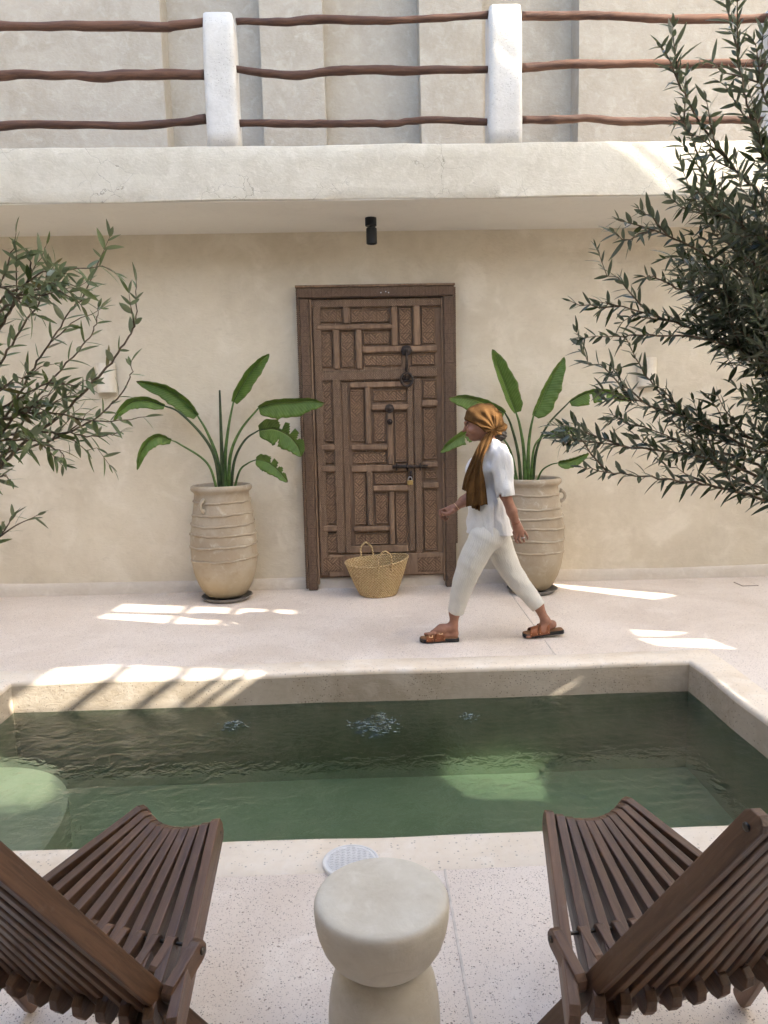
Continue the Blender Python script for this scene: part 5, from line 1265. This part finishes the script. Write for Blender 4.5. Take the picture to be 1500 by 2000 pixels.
def tunic():
    F = Field((0.58, 4.58, 0.60), (1.16, 5.28, 1.40), 0.005)
    F.cone(pp(958, 876), pp(957, 892), 0.050, 0.082, 0.05, flat=((0, 1, 0), 1.0))
    F.ell(pp(953, 915), (0.108, 0.148, 0.145), 0.05); F.ell(pp(926, 922), (0.055, 0.11, 0.065), 0.05)
    F.ell(pp(950, 985), (0.116, 0.150, 0.13), 0.07)
    F.cone(pp(951, 990), pp(955, 1052), 0.120, 0.163, 0.05, flat=((0, 1, 0), 1.06))
    F.path([pp(966, 876, -0.085), pp(975, 886, -0.140), pp(981, 905, -0.160), pp(988, 975, -0.198)], [0.054, 0.058, 0.060, 0.062], 0.04)
    F.path([pp(962, 876, 0.085), pp(957, 886, 0.140), pp(950, 905, 0.16), pp(925, 960, 0.20)], [0.058, 0.062, 0.062, 0.056], 0.045)
    F.wrinkle(lambda P: 0.0046*sines(P*[1, 1, 0.40], 55, 95)+0.0040*sines(P*[0.8, 1, 1.8], 46, 96)+0.0026*sines(P*[1, 1, .3], 120, 97))
    # hem, sleeve ends, side slit, neck opening
    h0 = pp(907, 1040); h1 = pp(1001, 1043); zx = (h1[2]-h0[2])/(h1[0]-h0[0])
    F.cut(lambda P: P[..., 2]-(h0[2]+(P[..., 0]-h0[0])*zx)+0.0015*np.sin(P[..., 0]*60))
    F.cone(pp(953, 1034), pp(955, 1060), 0.112, 0.128, 0.004, 's', flat=((0, 1, 0), 1.06))
    a = pp(988, 970, -0.198); d = pp(981, 905, -0.165)-a; d /= np.linalg.norm(d); d2 = d*0.9+np.array([-0.05, 0, 0.1]); d2 /= np.linalg.norm(d2)
    F.cut(lambda P: np.maximum((P-a)@d2, (P[..., 1]-(YP-0.135))), np.array([0.85, 4.55, 0.7]), np.array([1.16, YP-0.10, a[2]+0.06]))
    F.cone(a-d*0.05, a+d*0.030, 0.052, 0.044, 0.004, 's')
    b = pp(925, 956, 0.20); e = pp(950, 905, 0.165)-b; e /= np.linalg.norm(e)
    F.cut(lambda P: np.maximum((P-b)@e, (YP+0.13-P[..., 1])), np.array([0.55, YP+0.10, 0.7]), np.array([0.95, 5.3, b[2]+0.05]))
    ap = pp(943, 1012, -0.17); l0 = pp(926, 1045, -0.17); l1 = pp(953, 1050, -0.17)
    def wedge(P):
        t = (ap[2]-P[..., 2]); xa = ap[0]+(l0[0]-ap[0])*t/(ap[2]-l0[2]); xb = ap[0]+(l1[0]-ap[0])*t/(ap[2]-l1[2])
        return np.maximum(np.maximum(xa-P[..., 0], P[..., 0]-xb), np.maximum(-t, P[..., 1]-(YP-0.130)))
    F.cut(wedge)
    return F.mesh('tunic')
wmesh('tunic', tunic(), M['tunic'])
# back flap lifting behind the wrist
fl = [pp(1003, 1005, 0.02), pp(1014, 1012, 0.02), pp(1019, 1026, 0.02), pp(1006, 1034, 0.02)]
o = make('tunic_flap', [p-wl+np.array([0, s, 0]) for s in (-0.004, 0.004) for p in fl], [(0, 1, 2, 3), (7, 6, 5, 4), (0, 4, 5, 1), (1, 5, 6, 2), (2, 6, 7, 3), (3, 7, 4, 0)], M['tunic'], woman)

def scarf():
    F = Field((0.62, 4.74, 1.22), (1.06, 5.10, 1.64), 0.0036)
    F.ell(pp(946, 825.5), (0.117, 0.092, 0.128), 0.01, rot=(0, R(12), 0)); F.ell(pp(934, 822), (0.096, 0.086, 0.108), 0.02)
    F.ell(pp(970, 836), (0.060, 0.066, 0.058), 0.03); F.ell(pp(978, 836), (0.043, 0.050, 0.046), 0.02)
    K = pp(963, 839)
    def fold(P):
        th = np.arctan2(P[..., 2]-K[2], -(P[..., 0]-K[0])+0.0); r = np.hypot(P[..., 0]-K[0], P[..., 2]-K[2]); fr = P[..., 0] < K[0]
        s1 = 0.0042*np.sin(th*15+6*r+1.5*np.sin(P[..., 1]*30))*np.exp(-((r-0.09)/0.08)**2); s2 = 0.0055*np.sin(th*9+40*r)*(r < 0.12)
        return np.where(fr, s1, s2)+0.0022*sines(P, 120, 77)+0.0018*sines(P, 62, 78)
    F.wrinkle(fold)
    a = pp(905, 816.5); b = pp(953, 848.5); u = b-a; u[1] = 0; u /= np.linalg.norm(u); n = np.array([u[2], 0, -u[0]]); n = -n if n[2] > 0 else n   # points down-forward
    F.cut(lambda P: -((P-a)@n)+0.004*np.sin((P@u)*40), k=0.008)
    c = pp(950, 851.0); F.cut(lambda P: P[..., 2]-c[2]-0.02*((P[..., 0]-c[0]) > 0.12), k=0.006)
    return F.mesh('headscarf')
sc_o = wmesh('headscarf', scarf(), M['scarf'])
def hair():
    F = Field((0.86, 4.80, 1.26), (1.06, 5.06, 1.48), 0.0036); F.ell(pp(978, 849.5), (0.040, 0.052, 0.040), 0.02); F.ell(pp(968, 849), (0.038, 0.05, 0.032), 0.02)
    F.wrinkle(lambda P: 0.0025*np.sin(P[..., 2]*260+P[..., 0]*140)); return F.mesh('hair_bun')
wmesh('hair_bun', hair(), M['hair'])
def drape(name, rows, thick, seed, nn=26):
    """hanging cloth: rows of (centre, half width vector, pleat depth)"""
    C = catmull([r[0] for r in rows], 7); W = catmull([r[1] for r in rows], 7); D = np.interp(np.linspace(0, 1, len(C)), np.linspace(0, 1, len(rows)), [r[2] for r in rows])
    m = len(C); v = []; f = []
    for side in (-1, 1):
        for i in range(m):
            wd = W[i]/(np.linalg.norm(W[i])+1e-9); nrm = np.array([wd[2], 0, -wd[0]])*0.0+np.array([0, -1.0, 0])
            for k in range(nn):
                s = -1+2*k/(nn-1); pl_ = D[i]*math.sin(s*7.5+seed+0.8*math.sin(i*0.16+seed))+0.4*D[i]*math.sin(s*17+i*0.1)
                bow = -0.03*(1-s*s)*min(1, D[i]/0.008)
                v.append(C[i]+W[i]*s+np.array([0, pl_+side*thick/2-bow*0.3, 0.002*math.sin(s*9+seed) if i > m-3 else 0])-wl)
    q = m*nn
    for i in range(m-1):
        for k in range(nn-1):
            a_ = i*nn+k; f.append((a_, a_+1, a_+nn+1, a_+nn)); f.append((q+a_+nn, q+a_+nn+1, q+a_+1, q+a_))
    for i in range(m-1):
        for k in (0, nn-1):
            a_ = i*nn+k; g = (a_, a_+nn, q+a_+nn, q+a_); f.append(g if k == 0 else g[::-1])
    for i in (0, m-1):
        for k in range(nn-1):
            a_ = i*nn+k; g = (a_+1, a_, q+a_, q+a_+1); f.append(g if i == 0 else g[::-1])
    return make(name, v, f, M['scarf'], woman, None, True)
def row(xl, yl, xr, yr, dyl, dyr, d): A = pp(xl, yl, dyl); B = pp(xr, yr, dyr); return ((A+B)/2, (B-A)/2, d)
drape('scarf_tail', [row(950, 848, 965, 840, -0.085, -0.07, 0.003), row(941, 858, 962, 856, -0.095, -0.085, 0.005), row(934, 872, 955, 872, -0.125, -0.135, 0.007), row(929, 893, 946, 892, -0.15, -0.165, 0.008), row(922, 915, 943, 913, -0.16, -0.185, 0.009), row(914, 938, 947, 936, -0.16, -0.19, 0.010), row(911, 962, 950, 958, -0.16, -0.19, 0.011), row(910.5, 990, 953, 986, -0.16, -0.19, 0.012)], 0.004, 1.0)
drape('scarf_tail', [row(936, 866, 946, 864, -0.03, -0.05, 0.003), row(927, 884, 938, 884, -0.06, -0.09, 0.005), row(916, 908, 927, 910, -0.06, -0.10, 0.006), row(907, 932, 918, 934, -0.05, -0.10, 0.007), row(902, 956, 911, 960, -0.05, -0.10, 0.007)], 0.004, 2.3, 16)
drape('scarf_tail', [row(922, 930, 940, 930, -0.13, -0.15, 0.006), row(920, 965, 938, 965, -0.135, -0.15, 0.008), row(921, 992, 937, 998, -0.14, -0.15, 0.009)], 0.004, 4.1, 16)
# face details
for s in (-1, 1):
    v, f = tube_data([pp(907.8, 826.0, s*0.018)-wl, pp(910.2, 824.8, s*0.034)-wl, pp(914.5, 825.8, s*0.050)-wl], [0.0022, 0.0034, 0.0016], 6); make('eyebrow', v, f, M['hair'], woman, None, True)
    v, f = tube_data([pp(909.6, 832.0, s*0.022)-wl, pp(911.6, 831.2, s*0.034)-wl, pp(916.0, 832.2, s*0.046)-wl], [0.0018, 0.0030, 0.0018], 6); make('eyelash', v, f, M['hair'], woman, None, True)
lip = NB('lip'); lip.bsdf((0.34, 0.11, 0.085), 0.45); M['lip'] = lip.m
v, f = lathe_data([(0, -1), (0.6, -0.75), (1, 0), (0.6, 0.75), (0, 1)], 12); c0 = pp(912.3, 849.2)-wl
make('lips', [(a*0.0105+c0[0], c*0.0185+c0[1], b*0.006+c0[2]) for a, b, c in v], f, M['lip'], woman, None, True)
# bracelets and ring
def band(c, axis, r, m, t, name):
    axis = np.array(axis); axis /= np.linalg.norm(axis); a = np.cross(axis, [0, 1.0, 0]); a /= np.linalg.norm(a); b = np.cross(axis, a)
    tube(name, [c-wl+(a*math.cos(t_)+b*math.sin(t_))*r for t_ in np.linspace(0, 2*math.pi, 25)], t, m, woman, 6)
band(pp(1007.5, 1021, -0.205), pp(1009, 1025)-pp(1000, 1000), 0.0275, M['leather'], 0.0026, 'bracelet')
band(pp(892, 989.5, 0.19), pp(891, 990)-pp(906, 979), 0.0270, M['gold'], 0.0026, 'bracelet')
band(pp(1022.2, 1050, -0.217), pp(1022.5, 1054)-pp(1020, 1045), 0.0095, M['steel'], 0.0024, 'ring')
# sandals
def sandal(heel, toe, tilt_z, buckles):
    """heel, toe: centre points of the sole on the ground line"""
    heel = np.array(heel); toe = np.array(toe); L = np.linalg.norm(toe-heel); d = (toe-heel)/L; s = np.array([0, 1.0, 0]); n = np.cross(d, s); n = n if n[2] > 0 else -n
    e = empty('sandal', tuple(heel-wl)); e.parent = woman
    prof = [(-0.000, 0.022), (0.03, 0.032), (0.10, 0.035), (0.25, 0.034), (0.45, 0.034), (0.65, 0.042), (0.80, 0.046), (0.92, 0.040), (0.985, 0.024), (1.0, 0.008)]
    out = [(t*L, w) for t, w in prof]+[(t*L, -w) for t, w in reversed(prof)]
    def slab(z0, z1, sc):
        N = len(out); v = []; f = []
        def lift(x): t = x/L; return 0.006*max(0, (t-0.82)/0.18)**2
        for z, k in ((z0, sc*0.97), (z0+0.003, sc), (z1-0.003, sc), (z1, sc*0.96)):
            for x, w in out: xx = L/2+(x-L/2)*(1+(k-1)*0.5); v.append(d*xx+s*w*k+n*(z+lift(x)))
        for r in range(3):
            for i in range(N): f.append((r*N+i, r*N+(i+1) % N, (r+1)*N+(i+1) % N, (r+1)*N+i))
        f.append(tuple(range(N-1, -1, -1))); f.append(tuple(3*N+i for i in range(N))); return v, f
    v, f = slab(0.0, 0.026, 1.0); make('sole', v, f, M['sole'], e); v, f = slab(0.0245, 0.031, 0.94); make('footbed', v, f, M['cork'], e)
    for ta, tb_, hh in ((0.36, 0.63, 0.084), (0.645, 0.85, 0.060)):
        v = []; f = []; K = 14
        for j, t in enumerate(np.linspace(ta, tb_, 5)):
            wd = np.interp(t, [p[0] for p in prof], [p[1] for p in prof])+0.002; h = hh-0.05*(t-ta)
            for k in range(K+1):
                a_ = math.pi*k/K; c_, s_ = math.cos(a_), math.sin(a_); sl = (t+0.06*(1-abs(c_))*-1)*L
                v.append(d*sl+s*wd*(abs(c_)**0.8)*(1 if c_ > 0 else -1)+n*(0.012+h*(s_**0.75)))
        for j in range(4):
            for k in range(K): a_ = j*(K+1)+k; f.append((a_, a_+1, a_+K+2, a_+K+1))
        o = make('strap', v, f, M['leather'], e, None, True); md = o.modifiers.new('t', 'SOLIDIFY'); md.thickness = 0.0035; md.offset = 1
        if buckles:
            t = (ta+tb_)/2-0.02; wd = np.interp(t, [p[0] for p in prof], [p[1] for p in prof]); cc = d*(t*L)-s*(wd*0.83)+n*(0.012+hh*0.72); up = n*0.75+s*0.6; up /= np.linalg.norm(up)
            q = [cc+d*a_*0.011+up*b_*0.012-s*0.006 for a_, b_ in ((-1, -1), (1, -1), (1, 1), (-1, 1), (-1, -1))]; tube('buckle', q, 0.0022, M['gold'], e, 6, False)
        for a_ in (ta+0.03, tb_-0.03):
            wd = np.interp(a_, [p[0] for p in prof], [p[1] for p in prof]); c_ = d*(a_*L)-s*(wd+0.005)+n*0.027; vv, ff = lathe_data([(0.003, 0), (0.002, 0.0015), (0, 0.002)], 8); make('rivet', [(x+c_[0], -z+c_[1], y+c_[2]) for x, y, z in vv], [g[::-1] for g in ff], M['gold'], e)
    return e
h_ = pp(896, 1249, -0.012); h_[2] = 0.001; t_ = pp(819.5, 1249, -0.016); t_[2] = 0.001; h_[1] = YP-0.012; t_[1] = YP-0.018
sandal(h_, t_, 0, True)
h2 = pp(1100.5, 1247, 0.02); t2 = pp(1021, 1250, 0.016); t2[2] = 0.002; t2[1] = YP+0.016; h2[1] = YP+0.022; h2[2] = max(0.028, h2[2])
sandal(h2, t2, 0, False)
